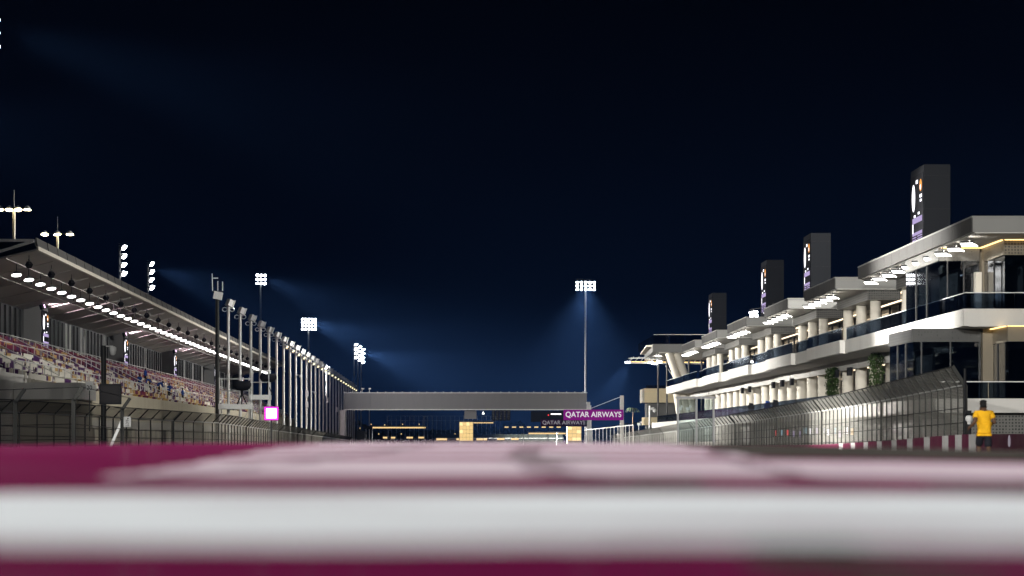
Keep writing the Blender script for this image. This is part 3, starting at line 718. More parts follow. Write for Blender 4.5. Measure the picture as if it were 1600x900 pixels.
# ------------------------------------------------------------------ trackside light poles on the left
def light_poles():
    H = EYE + 14.5
    def make(lit):
        p = thing('light_pole', 'x', 'light pole', 'trackside light poles', (0,0,0), LA)
        MB().tube((0,0,-.3),(0,0,1),.13,.13,12)
        MB().tube((0,0,-4.5),(0,0,H-.5),.19,.16,12).build('pole', M['steel'], p)
        q = dirM((.75,.6,-.45))
        hd = MB(); hd.obox((.12,.1,H-.1),(.62,.72,.55), q); hd.obox(Vector((.12,.1,H-.1))+q@Vector((0,0,.32)),(.8,.92,.10), q); hd.build('lamp_head', M['steel'], p)
        MB().bar((0,0,H-.75),(.08,.06,H-.15),.14).build('bracket', M['steel'], p)
        r = MB(); 
        for sgn in (-1, 1):
            ring = [Vector((sgn*.38+.26*math.cos(t*math.pi/5), 0, H-.78+.22*math.sin(t*math.pi/5))) for t in range(11)]
            r.path(ring, .045, 5)
        r.build('cable_loop', M['steel'], p)
        if lit:
            l = MB().obox((.42,-.1,H-1.15),(.5,.4,.34), dirM((.6,-.45,-.5))).build('lower_lamp', M['steel'], p)
            MB().obox(Vector((.42,-.1,H-1.15))+Vector((.6,-.45,-.5)).normalized()*.18,(.38,.3,.03), dirM((.6,-.45,-.5))).build('lens', M['e_yel'], l)
        return p
    A = make(False); A['label'] = 'slim grey trackside pole carrying one dark boxy lamp head with cable loops'
    B = make(True); B['label'] = 'slim grey trackside pole with a small lit yellowish lamp under its head'
    pa, pb = parts_of(A), parts_of(B); fa = fb = True
    for k in range(27):
        s = 303 + 18.6*k; loc = LP(21.8, s, 0)
        if k < 6:
            if fa: A.location = loc; fa = False
            else: dup(A, pa, loc, LA)
        else:
            if fb: B.location = loc; fb = False
            else: dup(B, pb, loc, LA)
    # stouter mast with aerials in front
    s = 285; o = thing('aerial_mast', 'stout grey mast with white aerial rods and a box head by the trackside poles', 'mast', None, (PX(340,s), s, 0))
    zt = PZ(458, s)
    MB().tube((0,0,-2),(0,0,zt-.3),.22,.16,14).build('pole', M['fencesteel'], o)
    MB().bar((-.28,0,-2),(-.18,0,zt),.06).build('conduit', M['darksteel'], o)
    MB().obox((.05,0,zt-.25),(.85,.6,.75), Matrix.Rotation(.2,3,'Y')).build('box_head', M['steel'], o)
    MB().box(-.55,.55,-.06,.06,zt+.16,zt+.24).build('cross_arm', M['darksteel'], o)
    for (x, h) in ((-.5,1.75),(.02,1.0),(.5,.95)): MB().tube((x,0,zt+.2),(x-.05*(x<0),0,zt+.2+h),.05,.05,8).build('aerial', M['signwhite'], o)
    MB().obox((-.2,0,zt+1.5),(.5,.08,.1)).build('aerial_bracket', M['steel'], o)
light_poles()
def spot_from_poles():
    for s, pw in ((303,1),(360,1),(434,1),(527,1),(620,.5),(713,.25)):
        a = LP(21.2, s, EYE+14.2); aim = (20, s+10, 2)
        spot('pole_beam', a, aim, 2.7e5*pw, 105, None, .8, .5)
spot_from_poles()
def added_poles():
    # unseen poles added beside the camera to light the pit building
    for k, s_ in enumerate((104, 124)):
        a = LP(22.5, s_, 0); p = thing('light_pole', 'added unseen pole %s to the photographer, lamp aimed at the pit building' % ('closest','second closest')[k], 'light pole', 'trackside light poles', a, LA)
        H = EYE + 14.5
        MB().tube((0,0,-2),(0,0,H-.5),.15,.12,12).build('pole', M['steel'], p)
        hd = MB().obox((.3,.2,H-.1),(.8,.8,.6), dirM((.75,.6,-.3))).build('lamp_head', M['steel'], p)
        MB().obox(Vector((.3,.2,H-.1))+Vector((.75,.6,-.3)).normalized()*.32,(.7,.7,.03), dirM((.75,.6,-.3))).build('lens', M['e_mast'], hd)
        spot('pole_beam', (a.x+.9, a.y+.7, H-.3), ((29,190,5),(30,236,5))[k], (.8e5, 3.7e5)[k], (62, 46)[k], None, .8, .5)
added_poles()

# ------------------------------------------------------------------ floodlight masts
def mast(label, X, Y, top, tiers, cols, size, spread, aim, power, ang=62, T=False, lean=(1,-.2), pole_r=.2, bottom=-4):
    m = thing('floodlight_mast', label, 'floodlight', 'tall floodlight masts', (X, Y, 0))
    MB().tube((0,0,bottom),(0,0,top),pole_r*1.35,pole_r,14).build('pole', M['gold'] if T else M['mastgrey'], m)
    d = Vector((lean[0], lean[1], -.75)).normalized(); q = dirM(d)
    side = Vector((-lean[1], lean[0], 0)).normalized()
    if T: side = Vector((1,0,0)); d = Vector((0,-.22,-.97)).normalized(); q = dirM(d)
    tier_h = size*1.45; d0 = d; jr = random.Random(int(Y*7+X))
    for i in range(tiers):
        z = top - .3 - i*tier_h
        MB().bar(side*(-spread/2)+Vector((0,0,z)), side*(spread/2)+Vector((0,0,z)), .14).build('cross_arm', M['darksteel'], m)
        for j in range(cols):
            a = (j/(cols-1)-.5)*spread if cols > 1 else 0
            off = .85 if cols == 2 else .35; c = side*a + Vector((lean[0]*off, lean[1]*off, z-.05)) if not T else side*a + Vector((0,-.3,z-.1))
            d = (d0 + Vector((jr.uniform(-.14,.14), jr.uniform(-.14,.14), jr.uniform(-.1,.1)))).normalized(); q = dirM(d)
            h = MB().lathe(c, [(.15*size,-.42*size),(.34*size,-.25*size),(.5*size,.05)], 12, q).build('lamp_head', M['steel'], m)
            MB().lathe(c+d*.08, [(.04,0),(.46*size,0),(.46*size,.02),(.04,.02)], 12, q).build('lens', M['e_warm'] if T else M['e_mast'], h)
    if T: MB().tube((0,0,top),(0,0,top+2.4),.05,.02,6).build('lightning_rod', M['steel'], m)
    else: MB().bar(side*(-spread*.6)+Vector((0,0,top+.4)), side*(spread*.45)+Vector((0,0,top+.4)), .10).build('top_rail', M['darksteel'], m)
    if power: spot('mast_beam', (X+lean[0]*.8, Y+lean[1]*.8, top-1.0), aim, power, ang, m, .95, 1.2)
    return m
L_ = 'tall floodlight mast '
def at(px, py, Y): return PX(px, Y), Y, PZ(py, Y)
x, y, z = at(22, 323, 407); mast('pale mast with four flat lamps on a cross arm, behind the grandstand roof end', x, y, z, 1, 4, 1.15, 3.9, (0,0,0), 0, T=True)
x, y, z = at(90, 362, 454); mast('pale mast with three flat lamps on a cross arm, behind the grandstand roof', x, y, z, 1, 3, 1.25, 4.0, (0,0,0), 0, T=True)
x, y, z = at(187, 384, 547); mast(L_+'with four stacked lamps, the one beside the three-lamp mast', x, y, z, 4, 2, 1.15, 1.0, (6,600,6), 3.6e5, 40)
x, y, z = at(231, 410, 603); mast(L_+'with four stacked lamps, the one farther along behind the grandstand', x, y, z, 4, 2, 1.15, 1.0, (30,560,0), 5e6, 40)
x, y, z = at(407, 428, 760); mast(L_+'with three rows of lamps rising behind the trackside lamp heads', x, y, z, 3, 3, .75, 2.2, (50,745,-4), 5e6, 46, lean=(.5,-.9))
x, y, z = at(482, 497, 900); mast(L_+'with a wide four-row lamp rack beyond the grandstand end', x, y, z, 4, 5, .72, 4.2, (60,900,-4), 1.3e7, 52, lean=(.35,-.95))
for i, (px, py, lb) in enumerate(((553,537,'outermost of three together beyond the gantry'),(559,541,'middle one of three together beyond the gantry'),(564,545,'innermost of three together beyond the gantry'))):
    x, y, z = at(px, py, 1100+18*i); mast(L_+lb, x, y, z, 4, 2, 1.15, 1.6, (60,1130,0), 1.6e7 if i == 2 else 0, 52, lean=(1,-.35))
x, y, z = at(915, 439, 720); mast(L_+'alone behind the gantry end, double row of five lamps', x, y, z, 3, 5, .62, 4.3, (26,690,0), 5e6, 74, lean=(.05,-1))
# one at the frame edge, then unseen masts added to light the scene
x, y, z = at(-25, 26, 232); mast(L_+'before the grandstand roof, its lamps shining across the track', x, y, z, 3, 2, .75, .8, (32,194,9), 1.8e6, 26, lean=(1,-.35))
mast(L_+'added out of view on the stand side to light the foreground', -34, 70, 33, 5, 3, 1.2, 2.4, (8,30,0), 5.7e5, 90, lean=(1,.0))
mast(L_+'added unseen behind the pit building to light the grandstand roof', 64, 238, 39, 5, 3, 1.2, 2.4, (-30,275,10), 3.3e5, 88, lean=(-1,0))
mast(L_+'added unseen far behind the pit building to light the trackside poles', 116, 432, 43, 5, 3, 1.2, 2.4, (-30,440,8), 1.2e6, 80, lean=(-1,0))
mast(L_+'added unseen well behind the camera to light the pit building end', -14, -70, 30, 5, 3, 1.2, 2.4, (28,150,4), 1.0e6, 34, lean=(.2,1))

# ------------------------------------------------------------------ gantry over the track
def gantry():
    Y = 600; x0, x1 = PX(538,Y), PX(917,Y); g = thing('gantry', 'long grey gantry bridge spanning the track with a plain panelled face', 'gantry', None, (x0, Y, 0))
    z0, z1 = PZ(640,Y), PZ(613.5,Y); Wd = x1-x0
    MB().box(0,Wd,.25,3.6,z0+.05,z1-.05).build('core', M['beam'], g)
    n = 28
    pm = MB().box(.015,Wd/n-.015,0,.24,z0+.12,z1-.12).mesh('panel', M['beam'])
    for k in range(n): link('panel', pm, g, (k*Wd/n, 0, 0))
    MB().box(-.1,Wd+.1,-.08,3.7,z0-.08,z0+.1).build('lower_edge', M['steel'], g); MB().box(-.1,Wd+.1,-.08,3.7,z1-.1,z1+.04).build('upper_edge', M['steel'], g)
    for k in range(30): MB().box(k*Wd/29.5,k*Wd/29.5+.12,-.1,0,z1+.04,z1+.28).build('edge_clip', M['steel'], g)
    MB().box(Wd-.1,Wd+1.0,.5,3,-4.5,z0-.085).build('support', M['steel'], g); MB().box(-1.0,.2,.5,3,-4.5,z0-.085).build('support', M['steel'], g)
    MB().box(Wd+.2,Wd+.9,-.3,.4,z0-4.5,z0+.9).build('ladder_box', M['steel'], g)
    # things slung below
    s = thing('hanging_screen', 'small blank grey screen hung below the gantry left of the start lights', 'screen', None, (PX(735,Y), Y+.5, z0))
    w = PX(744,Y)-PX(725,Y); MB().box(-w/2,w/2,0,.3,-2.0,-.28).build('panel', M['beam'], s); MB().box(-w/2+.3,w/2-.3,.1,.2,-.3,-.06).build('hanger', M['darksteel'], s)
    st = thing('start_lights', 'black rack of round start lights hung below the gantry', 'start lights', None, (PX(783,Y), Y+.5, z0))
    for i in range(5):
        c = MB().box(-1.95+.8*i,-1.25+.8*i,0,.35,-2.35,-.08).build('light_column', M['black'], st)
        for j in range(4): MB().lathe((-1.6+.8*i,-.005,-.45-.5*j),[(.05,0),(.2,0),(.2,.06),(.05,.06)],12,dirM((0,-1,0))).build('light', M['darksteel'], c)
    s2 = thing('hanging_screen', 'wide dark screen hung below the gantry beside the purple sign', 'screen', None, (PX(857,Y), Y+.5, z0))
    w = PX(886,Y)-PX(831,Y); MB().box(-w/2,w/2,0,.3,-2.6,-.3).build('panel', M['towerpanel'], s2)
    for k in (-1,1): MB().box(k*w/3-.1,k*w/3+.1,.1,.2,-.32,-.06).build('hanger', M['darksteel'], s2)
    MB().box(.5,2.7,-.03,-.004,-1.05,-.85).build('light_bar', M['e_wht'], s2); MB().lathe((0,-.01,-1.15),[(.02,0),(.14,0),(.14,.02),(.02,.02)],10,dirM((0,-1,0))).build('red_light', M['e_red'], s2)
    # small camera heads on the left end of the beam
    for px in (577,566): 
        c = thing('gantry_camera', 'small pale camera on a stalk on top of the gantry', 'camera', 'cameras on top of the gantry', (PX(px,Y), Y+.5, z1+.04))
        MB().tube((0,0,0),(0,0,.7),.05,.05,6).build('stalk', M['steel'], c); MB().obox((.1,-.1,.8),(.5,.3,.28)).build('body', M['signwhite'], c)
gantry()

def text_mesh(s, m, width, height):
    cu = bpy.data.curves.new('text', 'FONT'); cu.body = s; cu.extrude = .012; cu.offset = .012; cu.space_character = 1.02
    o = bpy.data.objects.new('text', cu); COL.objects.link(o); bpy.context.view_layer.update()
    me = bpy.data.meshes.new_from_object(o.evaluated_get(bpy.context.evaluated_depsgraph_get())); bpy.data.objects.remove(o)
    xs = [v.co.x for v in me.vertices]; ys = [v.co.y for v in me.vertices]; x0, x1, y0, y1 = min(xs), max(xs), min(ys), max(ys)
    for v in me.vertices:
        v.co = ((v.co.x-(x0+x1)/2)/(x1-x0)*width, -v.co.z-.02, (v.co.y-(y0+y1)/2)/(y1-y0)*height)
    me.materials.clear(); me.materials.append(m)
    for p in me.polygons: p.material_index = 0
    return me
def sign(name, label, px0, px1, py0, py1, Y, board, lett, tw, th, cxp=None):
    x0, x1, z0, z1 = PX(px0,Y), PX(px1,Y), PZ(py1,Y), PZ(py0,Y)
    s = thing(name, label, 'sign', None, ((x0+x1)/2, Y, (z0+z1)/2))
    w, h = x1-x0, z1-z0
    MB().box(-w/2,w/2,0,.2,-h/2,h/2).build('board', board, s)
    link('lettering', text_mesh('QATAR AIRWAYS', lett, w*tw, h*th), s, (0,-.012,0))
    return s
sA = sign('sponsor_sign', 'bright purple sign board with white lettering hung on a white post', 880.5, 974, 640, 656.5, 430, M['signpurple'], M['letter'], .93, .60)
sB = sign('sponsor_sign', 'dark purple sign board with dim lettering partly behind the bright one', 845, 917, 655, 666.5, 520, M['signdark'], M['letterdim'], .93, .62)
def sign_supports():
    Y = 430; p = thing('sign_post', 'thick white post carrying the bright purple sign with a stay wire', 'post', None, (PX(972,Y), Y+.3, 0))
    MB().box(-.28,.28,-.05,.5,-4,PZ(618,Y)).build('post', M['white'], p); 
    MB().tube((-.2,.2,PZ(620,Y)),(PX(917,Y)-PX(972,Y),.2,PZ(640.4,Y)),.05,.05,6).build('stay_wire', M['steel'], p)
    MB().box(PX(882,Y)-PX(972,Y),-.3,-.045,.05,PZ(641,Y),PZ(640,Y)-.02).build('boom', M['steel'], p)
    Y = 520; p = thing('sign_post', 'grey post carrying the dark purple sign behind the bright one', 'post', None, (PX(917,Y)+.3, Y, 0))
    MB().box(-.3,.3,-.05,.5,-4.5,PZ(628,Y)).build('post', M['steel'], p); MB().box(-1.0,-.28,.0,.3,PZ(664,Y),PZ(657,Y)).build('bracket', M['steel'], p)
    Y = 440; r = thing('white_railing', 'white railing of upright bars below the bright purple sign', 'railing', None, (PX(914,Y), Y, 0))
    L = PX(978,Y)-PX(914,Y); MB().bar((0,0,PZ(672,Y)),(L,-20,PZ(664,Y-20)),.12).build('top_bar', M['white'], r)
    for k in range(14):
        t = k/13; MB().bar((L*t,-20*t,-3.5),(L*t,-20*t,lerp(PZ(672,Y),PZ(664,Y-20),t)),.12).build('upright', M['white'], r)
sign_supports()

# ------------------------------------------------------------------ small trackside things, left
def left_things():
    Y = 165; c = thing('camera_pole', 'thick grey pole with a white dome camera beside the dark screen', 'pole', None, (PX(162,Y), Y, 0))
    MB().tube((0,0,-1),(0,0,PZ(540,Y)),.16,.15,14).build('pole', M['fencesteel'], c)
    MB().bar((.05,0,PZ(541,Y)),(.55,-.1,PZ(541,Y)),.07).build('arm', M['signwhite'], c)
    MB().lathe((.55,-.1,PZ(552,Y)),[(.06,-.12),(.16,-.05),(.18,.1),(.20,.14),(.20,.34),(.1,.4)],16).build('dome', M['signwhite'], c)
    t = thing('trackside_screen', 'square black trackside screen, switched off, in front of the camera pole', 'screen', None, (PX(174,Y), Y-.5, 0))
    w = .63; z0, z1 = PZ(632,Y), PZ(600,Y)
    MB().box(-w,w,0,.25,z0,z1).build('case', M['black'], t); MB().box(-w+.1,w-.1,-.02,-.003,z0+.12,z1-.12).build('display', mat('dead_display', (.014,.009,.009), .35, var=.1), t)
    MB().box(-.5,.0,.25,.42,z0+.3,z0+.5).build('bracket', M['darksteel'], t)
    Y = 163; b = thing('number_board', 'white board with the number 20 on the fence near the dark screen', 'sign', None, (PX(140.5,Y), Y-.2, PZ(603,Y)))
    MB().box(-.20,.20,0,.03,-.26,.26).build('board', M['signwhite'], b)
    link('lettering', text_mesh('20', M['black'], .32, .26), b, (0,-.012,-.1)); MB().bar((0,.05,-.2),(0,.05,-2.6),.06).build('stake', M['fencesteel'], b)
    Y = 149; b = thing('exit_sign', 'small white sign with a black running figure fixed to a fence post', 'sign', None, (PX(199,Y), Y, PZ(659,Y)))
    MB().box(-.19,.19,0,.03,-.27,.27).build('board', M['signwhite'], b); f = MB()
    f.lathe((.03,-.015,.17),[(.01,0),(.035,0),(.035,.01),(.01,.01)],10,dirM((0,-1,0)))
    for a, c2 in (((.0,.12),(-.02,-.01)),((-.02,-.01),(-.08,-.12)),((-.02,-.01),(.06,-.06)),((.06,-.06),(.05,-.15)),((0,.1),(.08,.05)),((0,.1),(-.08,.03))):
        f.bar((a[0],-.02,a[1]),(c2[0],-.02,c2[1]),.035,.012)
    f.build('running_figure', M['black'], b)
    f = MB(); f.bar((-.10,-.02,-.2),(.03,-.02,-.2),.03,.012); f.bar((.03,-.02,-.24),(.08,-.02,-.2),.03,.012); f.bar((.03,-.02,-.16),(.08,-.02,-.2),.03,.012); f.build('arrow', M['black'], b)
    # lit pink screen
    Y = 262; t = thing('lit_screen', 'square screen glowing pink white with a magenta rim above the fence', 'screen', None, (PX(424,Y), Y, 0))
    z0, z1 = PZ(657,Y), PZ(635,Y); w = (PX(436,Y)-PX(413,Y))/2
    MB().box(-w,w,.05,.3,z0,z1).build('case', M['black'], t); MB().box(-w+.04,w-.04,.02,.047,z0+.04,z1-.04).build('rim', M['e_mag'], t)
    MB().box(-w+.2,w-.2,-.02,.017,z0+.2,z1-.2).build('display', M['e_pink'], t); MB().tube((0,.18,-2),(0,.18,z0),.07,.07,8).build('stand', M['darksteel'], t)
    # two covered television cameras on scaffold towers
    def scaffold(px0, px1, pyt, pyd, Y, lab):
        x0, x1 = PX(px0,Y), PX(px1,Y); s = thing('scaffold_tower', lab, 'scaffold', None, (x0, Y, 0)); w = x1-x0; zt = PZ(pyt,Y); zd = PZ(pyd,Y)
        for (x, y) in ((0,0),(w,0),(0,2.5),(w,2.5)): MB().tube((x,y,-2.2),(x,y,zt),.05,.05,8).build('standard', M['steel'], s)
        for z in (zt-.1, lerp(zd,zt,.5), zd-1.6):
            for (a, b2) in (((0,0),(w,0)),((0,2.5),(w,2.5)),((0,0),(0,2.5)),((w,0),(w,2.5))): MB().tube((*a,z),(*b2,z),.035,.035,6).build('ledger', M['steel'], s)
        MB().box(-.1,w+.1,-.1,2.6,zd-.5,zd).build('deck', M['steel'], s)
        for (a, b2) in (((0,0,-2),(w,0,zd-.5)),((w,0,-2),(0,0,zd-.5)),((0,2.5,-2),(0,0,zd-.5))): MB().tube(a,b2,.03,.03,6).build('brace', M['steel'], s)
    scaffold(343,389,590,631,270,'low scaffold tower holding a covered camera beside the aerial mast'); scaffold(392,420,577,617,300,'tall scaffold tower holding a covered camera by the lit pink screen')
    def covered_camera(px, py, Y, lab, flip, post):
        c = thing('covered_camera', lab, 'camera', None, (PX(px,Y), Y, PZ(py,Y)))
        mb = MB(); rnd = random.Random(px); n = 14; prof = [(-1.0,.12,.28),(-.9,.34,.30),(-.5,.44,.42),(0,.46,.42),(.45,.42,.40),(.85,.38,.40),(1.0,.15,.2)]; vs = []
        for (x, rz, ry) in prof:
            for i in range(n):
                t_ = 2*math.pi*i/n; k = 1+rnd.uniform(-.14,.12); vs.append((x*flip*.88, ry*k*math.cos(t_), (rz*k*math.sin(t_))+(.12 if abs(x) > .6 else 0)))
        fs = [(a*n+i, a*n+(i+1)%n, (a+1)*n+(i+1)%n, (a+1)*n+i) for a in range(len(prof)-1) for i in range(n)] + [tuple(range(n)), tuple(range(6*n,7*n))]
        mb.add(vs, fs, True); mb.build('rain_cover', M['cover'], c)
        q = MB(); q.tube((0,0,-.35),(0,0,-.8),.16,.12,10); q.build('pan_head', M['black'], c)
        for (dx, dy) in ((.45,.2),(-.45,.2),(0,-.45)): MB().tube((0,0,-.7),(dx,dy,-post),.06,.05,8).build('tripod_leg', M['black'], c)
    covered_camera(378,603,269,'covered black television camera on the low scaffold by the aerial mast',1,1.72); covered_camera(419,591,301,'covered black television camera high on the taller scaffold',-1,1.78)
    Y = 420; c = thing('camera_platform', 'black box platform with a covered camera where the fence meets the gantry', 'camera', None, (PX(572,Y), Y, 0))
    MB().box(PX(557,Y)-PX(572,Y),PX(570,Y)-PX(572,Y),0,1,-2.5,PZ(673,Y)).build('cabinet', M['black'], c)
    m = MB(); m.obox((.3,0,PZ(668,Y)),(1.3,.8,.5),Matrix.Rotation(.15,3,'Y')); m.obox((-.2,0,PZ(665,Y)),(.6,.7,.4)); m.build('rain_cover', M['cover'], c)
    for dx in (0,.5,.9): MB().tube((dx,0,-2.5),(dx,0,PZ(669,Y)),.04,.04,6).build('stand_leg', M['steel'], c)
left_things()
# equipment boxes and cameras strapped on some of the poles
for (k, py, lab) in ((8,586,'white dome camera on a trackside pole above the pink screen'),(11,612,'white box camera on a trackside pole right of the scaffold')):
    p = LP(21.6, 303+18.6*k, 0); c = thing('pole_camera', lab, 'camera', None, (p.x, p.y, PZ(py, p.y)))
    MB().bar((-.2,0,0),(.5,-.1,0),.08).build('arm', M['steel'], c); MB().lathe((.5,-.1,-.25),[(.05,-.15),(.2,-.05),(.24,.12),(.1,.3)],12).build('dome', M['signwhite'], c)
for (k, py) in ((10,615),(10,632),(15,625),(18,640),(21,650)):
    p = LP(21.8, 303+18.6*k, 0); c = thing('equipment_box', 'grey equipment box strapped to a trackside pole', 'box', 'equipment boxes on the trackside poles', (p.x+.12, p.y-.2, PZ(py, p.y)))
    MB().box(-.25,.25,-.15,.15,-.5,.5).build('case', M['steel'], c); MB().box(-.35,.35,.1,.2,-.2,-.1).build('strap', M['darksteel'], c)

# ------------------------------------------------------------------ small things, right
def right_things():
    Y = 142.6; d = thing('dome_camera', 'white dome camera on a black post at the end of the pit wall fence', 'camera', None, (PX(1512,Y), Y, 0))
    MB().tube((-.12,.1,-.2),(-.12,.1,EYE+3.5),.075,.075,10).build('post', M['black'], d)
    MB().lathe((.05,-.12,PZ(655,Y)),[(.09,-.26),(.10,-.14),(.17,-.06),(.19,.06),(.17,.14),(.05,.2)],16).build('dome', M['signwhite'], d)
    MB().tube((.05,-.12,-.2),(.05,-.12,PZ(660,Y)),.09,.09,10).build('stem', M['black'], d)
    m = MB(); m.obox((.0,-.1,PZ(644,Y)),(.3,.25,.16)); m.build('cap', M['black'], d)
    # portal frame with glass behind the fence
    Y = 236; p = thing('glass_shelter', 'steel framed glass shelter standing behind the pit wall fence', 'shelter', None, (PX(1089,Y), Y+22, 0)); Y += 22
    w = PX(1145,Y)-PX(1089,Y)
    for x in (0, w*.52, w): MB().box(x-.09,x+.09,0,.18,-1.8,PZ(621,Y)).build('post', M['mastgrey'], p)
    MB().box(-.2,w+.2,-.05,.3,PZ(623,Y),PZ(619.5,Y)).build('lintel', M['mastgrey'], p)
    for a, b2 in ((.1,w*.52-.1),(w*.52+.1,w-.1)): MB().box(a,b2,.07,.1,PZ(690,Y),PZ(624,Y)).build('glass_pane', M['clearglass'], p)
    # pit wall monitors: coloured screens seen through the fence
    cl = ['e_red','e_cyan','e_red','e_purple','e_purple','e_cyan','e_white','e_purple','e_blue','e_white','e_cyan','e_purple','e_white','e_amber']
    names = {'e_red':'red','e_cyan':'pale blue','e_purple':'violet','e_white':'white','e_blue':'blue','e_amber':'amber'}
    for k in range(14):
        px = 1212+9.2*k; Y = 26.6*F/(px-VX); mn = thing('pit_monitor', 'small %s monitor glowing behind the pit wall fence' % names[cl[k]], 'screen', 'pit wall monitors', (26.6, Y, PZ(676+random.uniform(-3,3),Y)))
        MB().box(-.3,.3,.0,.12,-.3,.35).build('case', M['black'], mn); MB().box(-.12,.12,-.02,-.003,-.22,.24).build('display', M[cl[k]], mn); MB().bar((0,.06,-.3),(0,.06,-2.2),.07).build('stand', M['darksteel'], mn)
    # blue crates / covered machines on the lower balcony
    for (px, py, wd, m, lab) in ((1200,628,9,'bluesign','blue covered bench between the lower columns of the pit building'),(1174,634,9,'cover','black covered equipment between the lower columns of the pit building'),(1212,627,10,'black','dark cabinet between the lower columns of the pit building')):
        Y = 30.8*F/(px-VX); o = thing('balcony_unit', lab, 'equipment', None, (30.8, Y, EYE+2.33)); w = wd*Y/F
        MB().box(-w/2,w/2,0,.8,.12,1.3).build('body', M[m], o); MB().obox((0,.35,1.42),(w*.7,.6,.3),Matrix.Rotation(.2,3,'Y')).build('top', M[m], o)
        for sx in (-1,1): MB().box(sx*w*.4-.05,sx*w*.4+.05,.1,.7,0,.12).build('foot', M['darksteel'], o)
    # camera post on the right
    Y = 440; c = thing('camera_post', 'grey post with white cameras beside the sandstone block', 'pole', None, (PX(1015,Y), Y, 0))
    MB().tube((0,0,-3),(0,0,PZ(634,Y)),.14,.13,10).build('pole', M['steel'], c); MB().bar((0,0,PZ(637,Y)),(.7,-.1,PZ(637,Y)),.08).build('arm', M['signwhite'], c)
    MB().lathe((.75,-.1,PZ(642,Y)),[(.08,-.25),(.28,-.1),(.3,.2),(.1,.35)],12).build('dome', M['signwhite'], c); MB().obox((.3,-.2,PZ(639,Y)),(.6,.3,.3)).build('box_camera', M['signwhite'], c)
    for (px, Y) in ((998,470),(1062,400),(1075,400)):
        c = thing('small_camera', 'small white camera on a short stalk above the pit wall fence', 'camera', 'small cameras above the pit wall fence', (PX(px,Y), Y, 0))
        zz = PZ(664 if px < 1000 else 640, Y); MB().tube((0,0,-3),(0,0,zz),.07,.07,8).build('stalk', M['steel'], c); MB().obox((0,-.15,zz+.15),(.5,.5,.4)).build('body', M['signwhite'], c); MB().obox((.3,-.2,zz+.45),(.3,.3,.25)).build('body', M['signwhite'], c)
right_things()

def leaf_mass(name, label, cat, loc, size, n, m, stem, leaf=.12, seed=1, group=None, kindf=None):
    t = thing(name, label, cat, group, loc); rnd = random.Random(seed); mb = MB(); w, d, h = size
    for _ in range(n):
        while True:
            x, y, z = rnd.uniform(-1,1), rnd.uniform(-1,1), rnd.uniform(0,1)
            if kindf is None or kindf(x, y, z, rnd): break
        p = Vector((x*w/2, y*d/2, z*h)); q = Matrix.Rotation(rnd.uniform(0,6.3),3,'Z') @ Matrix.Rotation(rnd.uniform(-1.2,1.2),3,'X'); s = leaf*rnd.uniform(.6,1.5)
        mb.add([p+q@Vector(v) for v in ((-s*.4,0,0),(0,-s*.9,s*.1),(s*.4,0,0),(0,s*.9,s*.1))], [(0,1,2,3)])
    mb.build('foliage', m, t)
    return t, stem
def plants():
    for (px, X, h, zt, lab, sd) in ((1300,32.1,2.7,EYE+6.3,'leafy green plant hanging between lower columns, smaller of the two',1),(1369,31.9,3.6,EYE+6.7,'tall bushy green plant beside the lower glass pavilion',2)):
        Y = X*F/(px-VX); t, _ = leaf_mass('wall_plant', lab, 'plant', (X, Y, zt-h), (1.05,2.4,h), 1500, M['hedge'], 0, .14, sd, None, lambda x,y,z,r: r.random() < 1-.55*abs(x)**3)
        MB().tube((0,0,-(zt-h)+EYE+2.33),(0,0,h*.9),.06,.03,6).build('stem', M['trunk'], t)
plants()

